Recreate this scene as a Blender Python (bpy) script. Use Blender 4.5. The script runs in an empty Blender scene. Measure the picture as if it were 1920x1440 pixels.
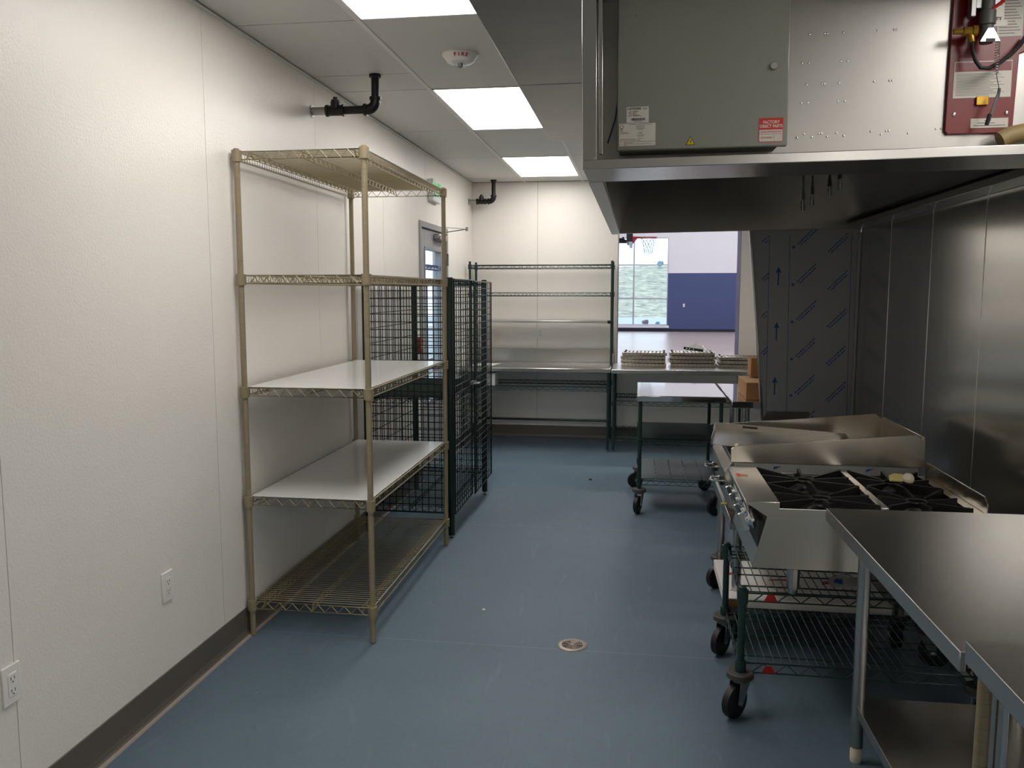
import bpy, bmesh, math, random
from mathutils import Vector, Matrix
random.seed(7)
PI = math.pi
scene = bpy.context.scene
COL = scene.collection

# ------------------------------------------------------------------ camera
cam_d = bpy.data.cameras.new('camera'); cam = bpy.data.objects.new('camera', cam_d); COL.objects.link(cam)
cam_d.sensor_fit = 'HORIZONTAL'; cam_d.sensor_width = 36.0
cam_d.lens = 36.0 * 1568.3 / 1920.0
cam_d.clip_start = 0.05; cam_d.clip_end = 400
cam.location = (0, 0, 1.575)
cam.rotation_euler = (PI / 2 - 0.1108, 0, 0.1476)
scene.camera = cam

# ------------------------------------------------------------------ sky (overcast) and exposure
world = bpy.data.worlds.new('overcast_sky'); scene.world = world; world.use_nodes = True
bg = world.node_tree.nodes['Background']
bg.inputs['Color'].default_value = (0.72, 0.86, 1.0, 1); bg.inputs['Strength'].default_value = 3.0
scene.view_settings.view_transform = 'Standard'; scene.view_settings.look = 'None'
scene.view_settings.gamma = 1.0; scene.view_settings.use_curve_mapping = False
scene.view_settings.exposure = 0.0
PANEL_LIGHT = 9.8       # kitchen ceiling light panels
GYM_LIGHT = 60.0        # added gym fill lamps, out of view

# ------------------------------------------------------------------ helpers
def lin(c):
    if isinstance(c, str):
        c = [int(c[i:i + 2], 16) for i in (0, 2, 4)]
    return tuple((v / 255 / 12.92 if v / 255 <= 0.04045 else ((v / 255 + 0.055) / 1.055) ** 2.4) for v in c)

MATS = {}
def mat(name, color, rough=0.5, metal=0.0, var=0.0, vscale=8.0, bump=0.0, bscale=60.0, stretch=(1, 1, 1),
        rvar=0.0, spec=0.5, emit=0.0, trans=0.0, alpha=1.0, coat=0.0):
    m = bpy.data.materials.new(name); m.use_nodes = True; MATS[name] = m
    nt = m.node_tree; N = nt.nodes; L = nt.links; b = N['Principled BSDF']
    c = lin(color) if (isinstance(color, str) or max(color) > 1.0) else tuple(color)
    b.inputs['Base Color'].default_value = (*c, 1); b.inputs['Roughness'].default_value = rough
    b.inputs['Metallic'].default_value = metal; b.inputs['Specular IOR Level'].default_value = spec
    b.inputs['Coat Weight'].default_value = coat; b.inputs['Coat Roughness'].default_value = 0.12
    if emit:
        b.inputs['Emission Color'].default_value = (*c, 1); b.inputs['Emission Strength'].default_value = emit
    if trans: b.inputs['Transmission Weight'].default_value = trans
    if alpha < 1: b.inputs['Alpha'].default_value = alpha
    if var or bump or rvar:
        tc = N.new('ShaderNodeTexCoord'); mp = N.new('ShaderNodeMapping'); mp.inputs['Scale'].default_value = stretch
        L.new(tc.outputs['Object'], mp.inputs['Vector'])
    if var or rvar:
        n = N.new('ShaderNodeTexNoise'); n.inputs['Scale'].default_value = vscale; n.inputs['Detail'].default_value = 5
        L.new(mp.outputs['Vector'], n.inputs['Vector'])
        if var:
            r = N.new('ShaderNodeMix'); r.data_type = 'RGBA'
            r.inputs[6].default_value = (*[max(0, x * (1 - var)) for x in c], 1)
            r.inputs[7].default_value = (*[min(1, x * (1 + var)) for x in c], 1)
            L.new(n.outputs['Fac'], r.inputs[0]); L.new(r.outputs[2], b.inputs['Base Color'])
        if rvar:
            q = N.new('ShaderNodeMapRange'); q.inputs[1].default_value = 0.3; q.inputs[2].default_value = 0.7
            q.inputs[3].default_value = max(0.02, rough - rvar); q.inputs[4].default_value = rough + rvar
            L.new(n.outputs['Fac'], q.inputs[0]); L.new(q.outputs[0], b.inputs['Roughness'])
    if bump:
        n2 = N.new('ShaderNodeTexNoise'); n2.inputs['Scale'].default_value = bscale; n2.inputs['Detail'].default_value = 2
        L.new(mp.outputs['Vector'], n2.inputs['Vector'])
        bp = N.new('ShaderNodeBump'); bp.inputs['Strength'].default_value = bump; bp.inputs['Distance'].default_value = 0.004
        L.new(n2.outputs['Fac'], bp.inputs['Height']); L.new(bp.outputs['Normal'], b.inputs['Normal'])
    return m

class MB:
    """collects shapes (world coordinates), build() links them as ONE mesh object"""
    def __init__(s): s.v = []; s.f = []
    def add(s, vs, fs):
        o = len(s.v); s.v += [tuple(p) for p in vs]; s.f += [tuple(o + i for i in f) for f in fs]; return s
    def box(s, x0, x1, y0, y1, z0, z1):
        x0, x1 = min(x0, x1), max(x0, x1); y0, y1 = min(y0, y1), max(y0, y1); z0, z1 = min(z0, z1), max(z0, z1)
        return s.add([(x0, y0, z0), (x1, y0, z0), (x1, y1, z0), (x0, y1, z0), (x0, y0, z1), (x1, y0, z1), (x1, y1, z1), (x0, y1, z1)],
                     [(0, 3, 2, 1), (4, 5, 6, 7), (0, 1, 5, 4), (1, 2, 6, 5), (2, 3, 7, 6), (3, 0, 4, 7)])
    def bar(s, p, q, w, h, up=(0, 0, 1)):
        p, q = Vector(p), Vector(q); d = (q - p).normalized(); a = d.cross(Vector(up)).normalized(); u = a.cross(d)
        vs = [e + a * sx * w / 2 + u * sz * h / 2 for e in (p, q) for sx, sz in ((-1, -1), (1, -1), (1, 1), (-1, 1))]
        return s.add(vs, [(0, 1, 2, 3), (4, 7, 6, 5), (0, 4, 5, 1), (1, 5, 6, 2), (2, 6, 7, 3), (3, 7, 4, 0)])
    def path(s, pts, r, n=6, closed=False, cap=True):
        P = [Vector(p) for p in pts]; k = len(P); o = len(s.v); rings = []
        d0 = (P[1] - P[0]).normalized(); ref = Vector((0, 0, 1)) if abs(d0.z) < 0.9 else Vector((1, 0, 0))
        a = d0.cross(ref).normalized()
        for i in range(k):
            if closed: t = (P[(i + 1) % k] - P[i - 1])
            else: t = P[min(i + 1, k - 1)] - P[max(i - 1, 0)]
            t = t.normalized() if t.length > 1e-9 else d0
            a = a - t * a.dot(t)
            a = a.normalized() if a.length > 1e-6 else t.orthogonal().normalized()
            b = t.cross(a); rr = r[i] if isinstance(r, (list, tuple)) else r
            rings.append([P[i] + (a * math.cos(2 * PI * j / n) + b * math.sin(2 * PI * j / n)) * rr for j in range(n)])
        vs = [p for g in rings for p in g]; fs = []
        for i in range(k if closed else k - 1):
            i2 = (i + 1) % k
            for j in range(n): fs.append((i * n + j, i * n + (j + 1) % n, i2 * n + (j + 1) % n, i2 * n + j))
        if cap and not closed: fs += [tuple(range(n))[::-1], tuple((k - 1) * n + j for j in range(n))]
        return s.add(vs, fs)
    def tube(s, p, q, r, n=6): return s.path([p, q], r, n)
    def lathe(s, prof, org, axis=(0, 0, 1), n=24, close=True):
        ax = Vector(axis).normalized(); a = ax.orthogonal().normalized(); b = ax.cross(a); org = Vector(org)
        vs = []; fs = []; k = len(prof)
        for r, h in prof:
            for j in range(n): vs.append(org + ax * h + (a * math.cos(2 * PI * j / n) + b * math.sin(2 * PI * j / n)) * max(r, 1e-5))
        for i in range(k - 1):
            for j in range(n): fs.append((i * n + j, i * n + (j + 1) % n, (i + 1) * n + (j + 1) % n, (i + 1) * n + j))
        if close: fs += [tuple(range(n))[::-1], tuple((k - 1) * n + j for j in range(n))]
        return s.add(vs, fs)
    def prism(s, poly, axis, a, b):
        """poly in the two other axes (in xyz order), extruded along axis from a to b"""
        def P(u, w, t): return {'x': (t, u, w), 'y': (u, t, w), 'z': (u, w, t)}[axis]
        k = len(poly); vs = [P(u, w, a) for u, w in poly] + [P(u, w, b) for u, w in poly]
        fs = [tuple(range(k))[::-1], tuple(range(k, 2 * k))] + [(i, (i + 1) % k, k + (i + 1) % k, k + i) for i in range(k)]
        return s.add(vs, fs)
    def quad(s, *p): return s.add(p, [tuple(range(len(p)))])
    def slab(s, p, thick):
        """quad p (4 points) given a thickness along its normal"""
        p = [Vector(q) for q in p]; nrm = (p[1] - p[0]).cross(p[-1] - p[0]).normalized() * thick; k = len(p)
        return s.add(p + [q + nrm for q in p], [tuple(range(k))[::-1], tuple(range(k, 2 * k))] + [(i, (i + 1) % k, k + (i + 1) % k, k + i) for i in range(k)])
    def build(s, name, m, parent=None, org=(0, 0, 0), bev=0.0, smooth=True, seg=2):
        me = bpy.data.meshes.new(name); ox, oy, oz = org
        me.from_pydata([(x - ox, y - oy, z - oz) for x, y, z in s.v], [], s.f)
        bm = bmesh.new(); bm.from_mesh(me); bmesh.ops.recalc_face_normals(bm, faces=bm.faces); bm.to_mesh(me); bm.free()
        me.materials.append(MATS[m] if isinstance(m, str) else m)
        o = bpy.data.objects.new(name, me); COL.objects.link(o)
        if smooth:
            for p in me.polygons: p.use_smooth = True
            me.set_sharp_from_angle(angle=math.radians(35))
        if parent is not None: o.parent = parent
        else: o.location = org
        if bev:
            b = o.modifiers.new('bevel', 'BEVEL'); b.width = bev; b.segments = seg; b.limit_method = 'ANGLE'; b.angle_limit = math.radians(40)
            b.harden_normals = False
        return o

def tag(o, label, cat, group=None, kind=None):
    o['label'] = label
    if cat: o['category'] = cat
    if group: o['group'] = group
    if kind: o['kind'] = kind
    return o
def thing(name, label, cat, loc=(0, 0, 0), rotz=0, group=None):
    o = bpy.data.objects.new(name, None); COL.objects.link(o); o.location = loc; o.rotation_euler = (0, 0, rotz)
    o.empty_display_size = 0.1
    return tag(o, label, cat, group)
def struct(o, label=None):
    o['kind'] = 'structure'
    if label: o['label'] = label
    return o
def copy_tree(o, parent=None):
    c = o.copy(); COL.objects.link(c); c.parent = parent
    for ch in list(o.children): copy_tree(ch, c)
    return c
FONT = None
def text(name, s, size, m, parent, org, pos, xdir, ydir, depth=0.0004, align='CENTER', sx=1.0, bold=0.0):
    """flat lettering: s centred at pos (world), reading along xdir with tops towards ydir"""
    cu = bpy.data.curves.new('t', 'FONT'); cu.body = s; cu.size = size; cu.align_x = align; cu.align_y = 'CENTER'; cu.extrude = depth; cu.offset = bold
    cu.resolution_u = 3
    t = bpy.data.objects.new('t', cu); COL.objects.link(t)
    dg = bpy.context.evaluated_depsgraph_get(); me = bpy.data.meshes.new_from_object(t.evaluated_get(dg))
    bpy.data.objects.remove(t)
    x = Vector(xdir).normalized(); y = Vector(ydir).normalized(); z = x.cross(y)
    M = Matrix((( *x, 0), (*y, 0), (*z, 0), (0, 0, 0, 1))).transposed()
    M = Matrix.Translation(Vector(pos) - Vector(org)) @ M @ Matrix.Diagonal((sx, 1, 1, 1))
    me.transform(M); me.materials.clear(); me.materials.append(MATS[m])
    o = bpy.data.objects.new(name, me); COL.objects.link(o); o.parent = parent
    return o

# ------------------------------------------------------------------ materials
mat('frp', 'EFEAE2', 0.34, bump=0.35, bscale=110, var=0.02, vscale=3)
mat('wall_gap', 'A8A29A', 0.7)
mat('ceil_tile', 'D9D7D2', 0.55, bump=0.06, bscale=90)
mat('ceil_grid', 'E8E6E2', 0.5)
mat('ceil_gap', '3c3a38', 0.8)
mat('diffuser', (1.0, 0.965, 0.925), 0.5, emit=PANEL_LIGHT)
mat('diffuser_frame', 'E8E6E2', 0.5)
mat('highlight_paint', 'A59C90', 0.4)
mat('base', '625C54', 0.5, var=0.06, vscale=6)
mat('ss', 'BCBAB6', 0.24, 1.0)
mat('ss_x', 'C8C5C0', 0.26, 1.0)
mat('ss_panel', 'B3B0AB', 0.34, 1.0)
mat('ss_wall', 'D0CECA', 0.18, 1.0, bump=0.10, bscale=1.0, stretch=(1, 0.8, 7))
mat('ss_hood', '8D8A86', 0.24, 1.0)
mat('ss_dull', 'CFC8BD', 0.25, 1.0, var=0.05, vscale=9)
mat('ss_plenum', '8A8885', 0.36, 1.0, var=0.16, vscale=3.5, stretch=(1, 2, 1))
mat('ss_light', 'CFCCC7', 0.30, 1.0)
mat('ss_table', 'BFBDB9', 0.27, 1.0)
mat('ss_mirror', 'D4D2D0', 0.07, 1.0)
mat('chrome', 'E6E6E6', 0.08, 1.0)
mat('zinc', 'A9ABAC', 0.3, 1.0)
mat('film', '8C8D8F', 0.45, 0.15, var=0.06, vscale=5)
mat('film_ink', '1B3F7E', 0.5)
mat('film_light', '9A9A98', 0.45, 0.35)
mat('tan', '978B6E', 0.42, 0.2, var=0.05, vscale=12)
mat('tan_dark', '6C5F44', 0.5)
mat('green', '203A36', 0.38, 0.1, var=0.1, vscale=20)
mat('green_dark', '162825', 0.26, 0.15)
mat('green_mat', '14231f', 0.8, spec=0.1)
mat('inlay', '4d5655', 0.55, spec=0.3)
mat('liner', 'E2E2E0', 0.16)
mat('rubber', '141414', 0.5)
mat('bumper', '4a4844', 0.6)
mat('black_iron', '1c1a1a', 0.4, 0.3, var=0.2, vscale=30)
mat('cast_iron', '17130f', 0.55, 0.2, bump=0.3, bscale=120)
mat('dark_tray', '0d0c0b', 0.6)
mat('galv', 'A8A6A4', 0.35, 0.9)
mat('white_plastic', 'EDEAE4', 0.35)
mat('outlet_slot', '4a4845', 0.6)
mat('grey_paint', '8F8F86', 0.24, var=0.02, vscale=4)
mat('grey_dark', '55554f', 0.5)
mat('door_grey', '9C9CA0', 0.42)
mat('door_frame', '8E8F93', 0.42)
mat('label_white', 'DCD7CC', 0.5)
mat('ink', '2a2826', 0.6)
mat('ink_grey', '77736c', 0.6)
mat('label_red', 'D03028', 0.45)
mat('yellow', 'D9BE1E', 0.45)
mat('red_plate', '7E1C18', 0.3)
mat('red', 'B3201C', 0.35)
mat('red_dark', '8d1613', 0.4)
mat('brass', 'B08A36', 0.3, 0.9)
mat('steel_grey', '8a8a88', 0.35, 0.8)
mat('hose_black', '1d1b1a', 0.45)
mat('tan_pipe', 'A08A5C', 0.5, var=0.1, vscale=14)
mat('blue_wire', '1f2f78', 0.4)
mat('card', '9C7044', 0.75, var=0.06, vscale=20)
mat('card_light', 'B9946A', 0.75)
mat('carton_white', 'E4E0DA', 0.6)
mat('paper', 'F2F0EC', 0.7)
mat('beige_drain', 'A2968A', 0.4, 0.4)
mat('hole', '0b0a08', 0.8)
mat('exit_green', '2BB562', 0.4, emit=0.6)
mat('exit_white', 'E9EAE6', 0.4)
mat('cream', 'E8DFC4', 0.45)
mat('cream2', 'CDBE7A', 0.4)
mat('filter_steel', 'B8B0A0', 0.3, 0.85, var=0.1, vscale=20)
mat('filter_dark', '2a2724', 0.6)
mat('bag', 'D8D6D0', 0.15, alpha=0.45)
mat('gym_white', 'DEDCDF', 0.6)
mat('gym_blue', '404b76', 0.5)
mat('gym_base', '12142a', 0.5)
mat('gym_purple', '3d3a66', 0.5)
mat('alum', 'B7BCC4', 0.35, 0.6)
mat('hoop_red', 'A3232B', 0.4)
mat('net', '76837f', 0.8)
mat('asphalt', '9aa0a2', 0.85, var=0.08, vscale=1.5)
mat('conc', 'C9C8C2', 0.8)
mat('bush', '5f868a', 0.85, var=0.3, vscale=6)
mat('shrub_pink', '6a5560', 0.85, var=0.3, vscale=6)

def glass_mat():
    m = bpy.data.materials.new('pane_glass'); m.use_nodes = True; MATS['pane_glass'] = m
    nt = m.node_tree; N = nt.nodes; L = nt.links; N.remove(N['Principled BSDF']); out = N['Material Output']
    t = N.new('ShaderNodeBsdfTransparent'); t.inputs['Color'].default_value = (0.93, 0.96, 0.97, 1)
    g = N.new('ShaderNodeBsdfGlossy'); g.inputs['Roughness'].default_value = 0.03
    mx = N.new('ShaderNodeMixShader'); lw = N.new('ShaderNodeLayerWeight'); lw.inputs['Blend'].default_value = 0.5
    pw = N.new('ShaderNodeMath'); pw.operation = 'POWER'; pw.inputs[1].default_value = 5.0; L.new(lw.outputs['Facing'], pw.inputs[0])
    fr = N.new('ShaderNodeMath'); fr.operation = 'MULTIPLY_ADD'; fr.inputs[1].default_value = 0.6; fr.inputs[2].default_value = 0.03; L.new(pw.outputs[0], fr.inputs[0])
    L.new(fr.outputs[0], mx.inputs[0]); L.new(t.outputs[0], mx.inputs[1]); L.new(g.outputs[0], mx.inputs[2]); L.new(mx.outputs[0], out.inputs['Surface'])
glass_mat()

def vinyl_mat():
    m = mat('vinyl', '7C8C99', 0.55, spec=0.35); nt = m.node_tree; N = nt.nodes; L = nt.links; b = N['Principled BSDF']
    tc = N.new('ShaderNodeTexCoord')
    n1 = N.new('ShaderNodeTexNoise'); n1.inputs['Scale'].default_value = 1.3; n1.inputs['Detail'].default_value = 6; n1.inputs['Roughness'].default_value = 0.6
    n2 = N.new('ShaderNodeTexNoise'); n2.inputs['Scale'].default_value = 55; n2.inputs['Detail'].default_value = 2
    mp = N.new('ShaderNodeMapping'); mp.inputs['Scale'].default_value = (7, 1.2, 1); mp.inputs['Rotation'].default_value = (0, 0, 0.5)
    n3 = N.new('ShaderNodeTexNoise'); n3.inputs['Scale'].default_value = 3; n3.inputs['Detail'].default_value = 6; n3.inputs['Distortion'].default_value = 1.2
    for n in (n1, n2): L.new(tc.outputs['Object'], n.inputs['Vector'])
    L.new(tc.outputs['Object'], mp.inputs['Vector']); L.new(mp.outputs[0], n3.inputs['Vector'])
    r = N.new('ShaderNodeValToRGB'); r.color_ramp.elements[0].position = 0.3; r.color_ramp.elements[1].position = 0.7
    r.color_ramp.elements[0].color = (*lin('5b6d7b'), 1); r.color_ramp.elements[1].color = (*lin('667885'), 1)
    L.new(n1.outputs['Fac'], r.inputs[0])
    # pale scuffs
    r3 = N.new('ShaderNodeValToRGB'); r3.color_ramp.elements[0].position = 0.60; r3.color_ramp.elements[1].position = 0.80
    r3.color_ramp.elements[0].color = (0, 0, 0, 1); r3.color_ramp.elements[1].color = (0.28, 0.28, 0.28, 1)
    L.new(n3.outputs['Fac'], r3.inputs[0])
    mx = N.new('ShaderNodeMix'); mx.data_type = 'RGBA'; mx.inputs[7].default_value = (*lin('8C9598'), 1)
    L.new(r3.outputs['Color'], mx.inputs[0]); L.new(r.outputs['Color'], mx.inputs[6])
    # speckle
    mx2 = N.new('ShaderNodeMix'); mx2.data_type = 'RGBA'; mx2.blend_type = 'OVERLAY'; mx2.inputs[0].default_value = 0.12
    L.new(mx.outputs[2], mx2.inputs[6]); L.new(n2.outputs['Color'], mx2.inputs[7])
    # heat-welded seams of the sheet vinyl
    sep = N.new('ShaderNodeSeparateXYZ'); L.new(tc.outputs['Object'], sep.inputs[0])
    acc = None
    for ax, val in ((1, 3.54), (1, 5.45), (1, 7.42)):
        s = N.new('ShaderNodeMath'); s.operation = 'SUBTRACT'; s.inputs[1].default_value = val; L.new(sep.outputs[ax], s.inputs[0])
        a = N.new('ShaderNodeMath'); a.operation = 'ABSOLUTE'; L.new(s.outputs[0], a.inputs[0])
        l = N.new('ShaderNodeMath'); l.operation = 'LESS_THAN'; l.inputs[1].default_value = 0.0022; L.new(a.outputs[0], l.inputs[0])
        if acc is None: acc = l
        else:
            q = N.new('ShaderNodeMath'); q.operation = 'MAXIMUM'; L.new(acc.outputs[0], q.inputs[0]); L.new(l.outputs[0], q.inputs[1]); acc = q
    k = N.new('ShaderNodeMath'); k.operation = 'MULTIPLY'; k.inputs[1].default_value = 0.35; L.new(acc.outputs[0], k.inputs[0])
    mx3 = N.new('ShaderNodeMix'); mx3.data_type = 'RGBA'; mx3.inputs[7].default_value = (*lin('A0A9AE'), 1)
    L.new(k.outputs[0], mx3.inputs[0]); L.new(mx2.outputs[2], mx3.inputs[6]); L.new(mx3.outputs[2], b.inputs['Base Color'])
    q = N.new('ShaderNodeMapRange'); q.inputs[3].default_value = 0.5; q.inputs[4].default_value = 0.62; L.new(n1.outputs['Fac'], q.inputs[0]); L.new(q.outputs[0], b.inputs['Roughness'])
    bp = N.new('ShaderNodeBump'); bp.inputs['Strength'].default_value = 0.08; bp.inputs['Distance'].default_value = 0.002
    L.new(n2.outputs['Fac'], bp.inputs['Height']); L.new(bp.outputs[0], b.inputs['Normal'])
vinyl_mat()

def wood_mat():
    m = mat('gym_wood', 'B9A79E', 0.3); nt = m.node_tree; N = nt.nodes; L = nt.links; b = N['Principled BSDF']
    tc = N.new('ShaderNodeTexCoord'); mp = N.new('ShaderNodeMapping'); mp.inputs['Scale'].default_value = (0.5, 9, 1)
    n = N.new('ShaderNodeTexNoise'); n.inputs['Scale'].default_value = 2; n.inputs['Detail'].default_value = 4
    L.new(tc.outputs['Object'], mp.inputs[0]); L.new(mp.outputs[0], n.inputs['Vector'])
    r = N.new('ShaderNodeValToRGB'); r.color_ramp.elements[0].color = (*lin('978781'), 1); r.color_ramp.elements[1].color = (*lin('B5A59F'), 1)
    r.color_ramp.elements[0].position = 0.35; r.color_ramp.elements[1].position = 0.65
    L.new(n.outputs['Fac'], r.inputs[0]); L.new(r.outputs[0], b.inputs['Base Color'])
wood_mat()
def hill_mat():
    m = mat('grass_hill', '8C9A86', 0.9); nt = m.node_tree; N = nt.nodes; L = nt.links; b = N['Principled BSDF']
    tc = N.new('ShaderNodeTexCoord'); n = N.new('ShaderNodeTexNoise'); n.inputs['Scale'].default_value = 1.2; n.inputs['Detail'].default_value = 8; n.inputs['Roughness'].default_value = 0.75
    L.new(tc.outputs['Object'], n.inputs['Vector'])
    r = N.new('ShaderNodeValToRGB'); r.color_ramp.elements[0].color = (*lin('666b60'), 1); r.color_ramp.elements[1].color = (*lin('b0aa96'), 1)
    r.color_ramp.elements[0].position = 0.38; r.color_ramp.elements[1].position = 0.62
    L.new(n.outputs['Fac'], r.inputs[0]); L.new(r.outputs[0], b.inputs['Base Color'])
hill_mat()

# ================================================================== THE ROOM
WX, RX, BY, CZ, RY = -1.754, 1.345, 8.905, 2.714, -3.0
NX_, NYW = 3.2, 2.48         # the room is wider on the camera's side of the hood
DY0, DY1, DZ = 6.672, 7.69, 2.146            # door opening in the left wall

fl = MB().prism([(WX - 0.12, RY), (NX_ + 0.1, RY), (NX_ + 0.1, NYW + 0.1), (RX + 0.12, NYW + 0.1), (RX + 0.12, BY), (WX - 0.12, BY)], 'z', -0.06, 0).build('floor', 'vinyl', smooth=False); struct(fl, 'blue grey sheet vinyl kitchen floor')

# left wall: backing plus FRP panels with narrow joints
wl = MB().prism([(RY, -0.05), (DY0, -0.05), (DY0, DZ), (DY1, DZ), (DY1, -0.05), (BY + 0.3, -0.05), (BY + 0.3, CZ + 0.1), (RY, CZ + 0.1)], 'x', WX - 0.14, WX - 0.004)
wl = struct(wl.build('wall_left', 'wall_gap', smooth=False), 'white panelled left wall')
seams = [RY, -1.59, -0.37, 0.85, 2.065, 3.283, 4.484, 5.712, 6.90, 8.13, BY]
for a, b in zip(seams[:-1], seams[1:]):
    a += 0.0016; b -= 0.0016; zt = CZ - 0.012
    if b < DY0 or a > DY1: poly = [(a, 0.0), (b, 0.0), (b, zt), (a, zt)]
    elif a < DY0: poly = [(a, 0.0), (DY0, 0.0), (DY0, DZ), (b, DZ), (b, zt), (a, zt)]
    else: poly = [(DY1, 0.0), (b, 0.0), (b, zt), (a, zt), (a, DZ), (DY1, DZ)]
    MB().prism(poly, 'x', WX - 0.004, WX).build('wall_panel', 'frp', wl, smooth=False)
MB().box(WX - 0.002, WX + 0.012, RY, BY, CZ - 0.014, CZ - 0.002).build('ceiling_angle', 'ceil_grid', wl, smooth=False)

# back wall with the serving opening
OX0, OX1, OZ0, OZ1, BT = -0.20, 1.044, 0.79, 2.32, 0.32
wb = MB()
wb.box(WX - 0.12, OX0, BY + 0.004, BY + BT, -0.05, CZ + 0.1); wb.box(OX1, RX + 0.4, BY + 0.004, BY + BT, -0.05, CZ + 0.1)
wb.box(OX0, OX1, BY + 0.004, BY + BT, -0.05, OZ0); wb.box(OX0, OX1, BY + 0.004, BY + BT, OZ1, CZ + 0.1)
wb = struct(wb.build('wall_back', 'gym_purple', smooth=False), 'white panelled back wall with serving opening')
for poly in ([(WX, 0), (-1.052, 0), (-1.052, CZ), (WX, CZ)],
             [(-1.048, 0), (OX0 - 0.003, 0), (OX0 - 0.003, CZ), (-1.048, CZ)],
             [(OX0, 0), (OX1, 0), (OX1, OZ0), (OX0, OZ0)], [(OX0, OZ1), (OX1, OZ1), (OX1, CZ), (OX0, CZ)],
             [(OX1 + 0.003, 0), (RX, 0), (RX, CZ), (OX1 + 0.003, CZ)]):
    MB().prism(poly, 'y', BY, BY + 0.004).build('wall_panel', 'frp', wb, smooth=False)

MB().box(-1.0525, -1.0475, BY + 0.001, BY + 0.004, 0, CZ).build('panel_joint', 'wall_gap', wb, smooth=False)

# right wall: painted backing, stainless sheets behind the cook line
struct(MB().box(NX_, NX_ + 0.12, RY, NYW + 0.12, -0.05, CZ + 0.1).box(RX + 0.14, NX_, NYW, NYW + 0.12, -0.05, CZ + 0.1).build('wall_right_near', 'frp', smooth=False), 'white wall at the right of the camera')
wr = struct(MB().box(RX + 0.006, RX + 0.14, NYW, BY + 0.3, -0.05, CZ + 0.1).build('wall_right', 'frp', smooth=False), 'right wall sheeted with stainless steel behind the cook line')
sy = [2.49, 2.93, 3.55, 4.16, 4.80, 5.42]
for a, b in zip(sy[:-1], sy[1:]):
    MB().box(RX, RX + 0.006, a + 0.002, b - 0.002, 0.1, 1.97).build('steel_sheet', 'ss_wall', wr, bev=0.0015)
for a in sy[1:-1]:
    MB().box(RX - 0.0015, RX + 0.002, a - 0.0025, a + 0.0025, 0.1, 1.97).build('joint_strip', 'ss_light', wr, bev=0.001)
struct(MB().box(WX - 0.12, NX_ + 0.12, RY - 0.1, RY, -0.05, CZ + 0.1).build('wall_rear', 'frp', smooth=False), 'white wall behind the camera')

# ceiling: slab, main runners, tiles
ce = struct(MB().box(WX - 0.14, NX_ + 0.14, RY, BY + 0.3, CZ + 0.022, CZ + 0.12).build('ceiling', 'ceil_gap', smooth=False), 'suspended ceiling of grey white vinyl tiles')
cols = [WX, -1.19, -0.58, 0.03, 0.64, 1.25, 1.86, 2.47, NX_]
rows = [RY, -2.55, -1.33, -0.11, 1.11, 2.335, 3.565, 4.80, 6.03, 7.275, 8.53, BY]
LIGHTS = {(1, 5), (1, 7), (1, 9), (5, 4), (5, 1), (6, 2)}
for c in cols[1:-1]:
    MB().box(c - 0.012, c + 0.012, RY, BY, CZ, CZ + 0.012).build('main_runner', 'ceil_grid', ce, smooth=False)
for ci in range(len(cols) - 1):
    for ri in range(len(rows) - 1):
        if (ci, ri) in LIGHTS or (ci > 5 and ri > 4): continue
        a, b = rows[ri], rows[ri + 1]; parts = [(a, b)]
        if ci == 0 and ri == 6: parts = [(a, 4.445), (4.445, b)]
        for p, q in parts:
            MB().box(cols[ci], cols[ci + 1], p + 0.004, q - 0.004, CZ + 0.004, CZ + 0.02).build('ceiling_tile', 'ceil_tile', ce, smooth=False)

LBL = {(1, 5): 'lit ceiling light panel cut off by the top of the picture', (1, 7): 'middle lit ceiling light panel beside the end of the steel plenum',
       (1, 9): 'farthest lit ceiling light panel, next to the back wall', (5, 4): 'lit ceiling light panel above the near worktables',
       (5, 1): 'lit ceiling light panel at the rear right of the room', (6, 2): 'added light panel behind the camera, brightening the surfaces facing it'}  # last panel is added out of view to brighten camera-facing surfaces
for (ci, ri) in sorted(LIGHTS):
    x0, x1, y0, y1 = cols[ci] + 0.012, cols[ci + 1] - 0.012, rows[ri] + 0.006, rows[ri + 1] - 0.006
    t = thing('ceiling_light', LBL[(ci, ri)], 'ceiling light', ((x0 + x1) / 2, (y0 + y1) / 2, CZ), group='recessed ceiling light panels')
    m = MB(); o = t.location
    m.box(x0, x1, y0, y0 + 0.012, CZ + 0.001, CZ + 0.02); m.box(x0, x1, y1 - 0.012, y1, CZ + 0.001, CZ + 0.02)
    m.box(x0, x0 + 0.008, y0, y1, CZ + 0.001, CZ + 0.02); m.box(x1 - 0.008, x1, y0, y1, CZ + 0.001, CZ + 0.02)
    m.build('light_frame', 'diffuser_frame', t, o, smooth=False)
    MB().box(x0 + 0.006, x1 - 0.006, y0 + 0.01, y1 - 0.01, CZ + 0.006, CZ + 0.012).build('diffuser', 'diffuser', t, o, smooth=False)

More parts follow.
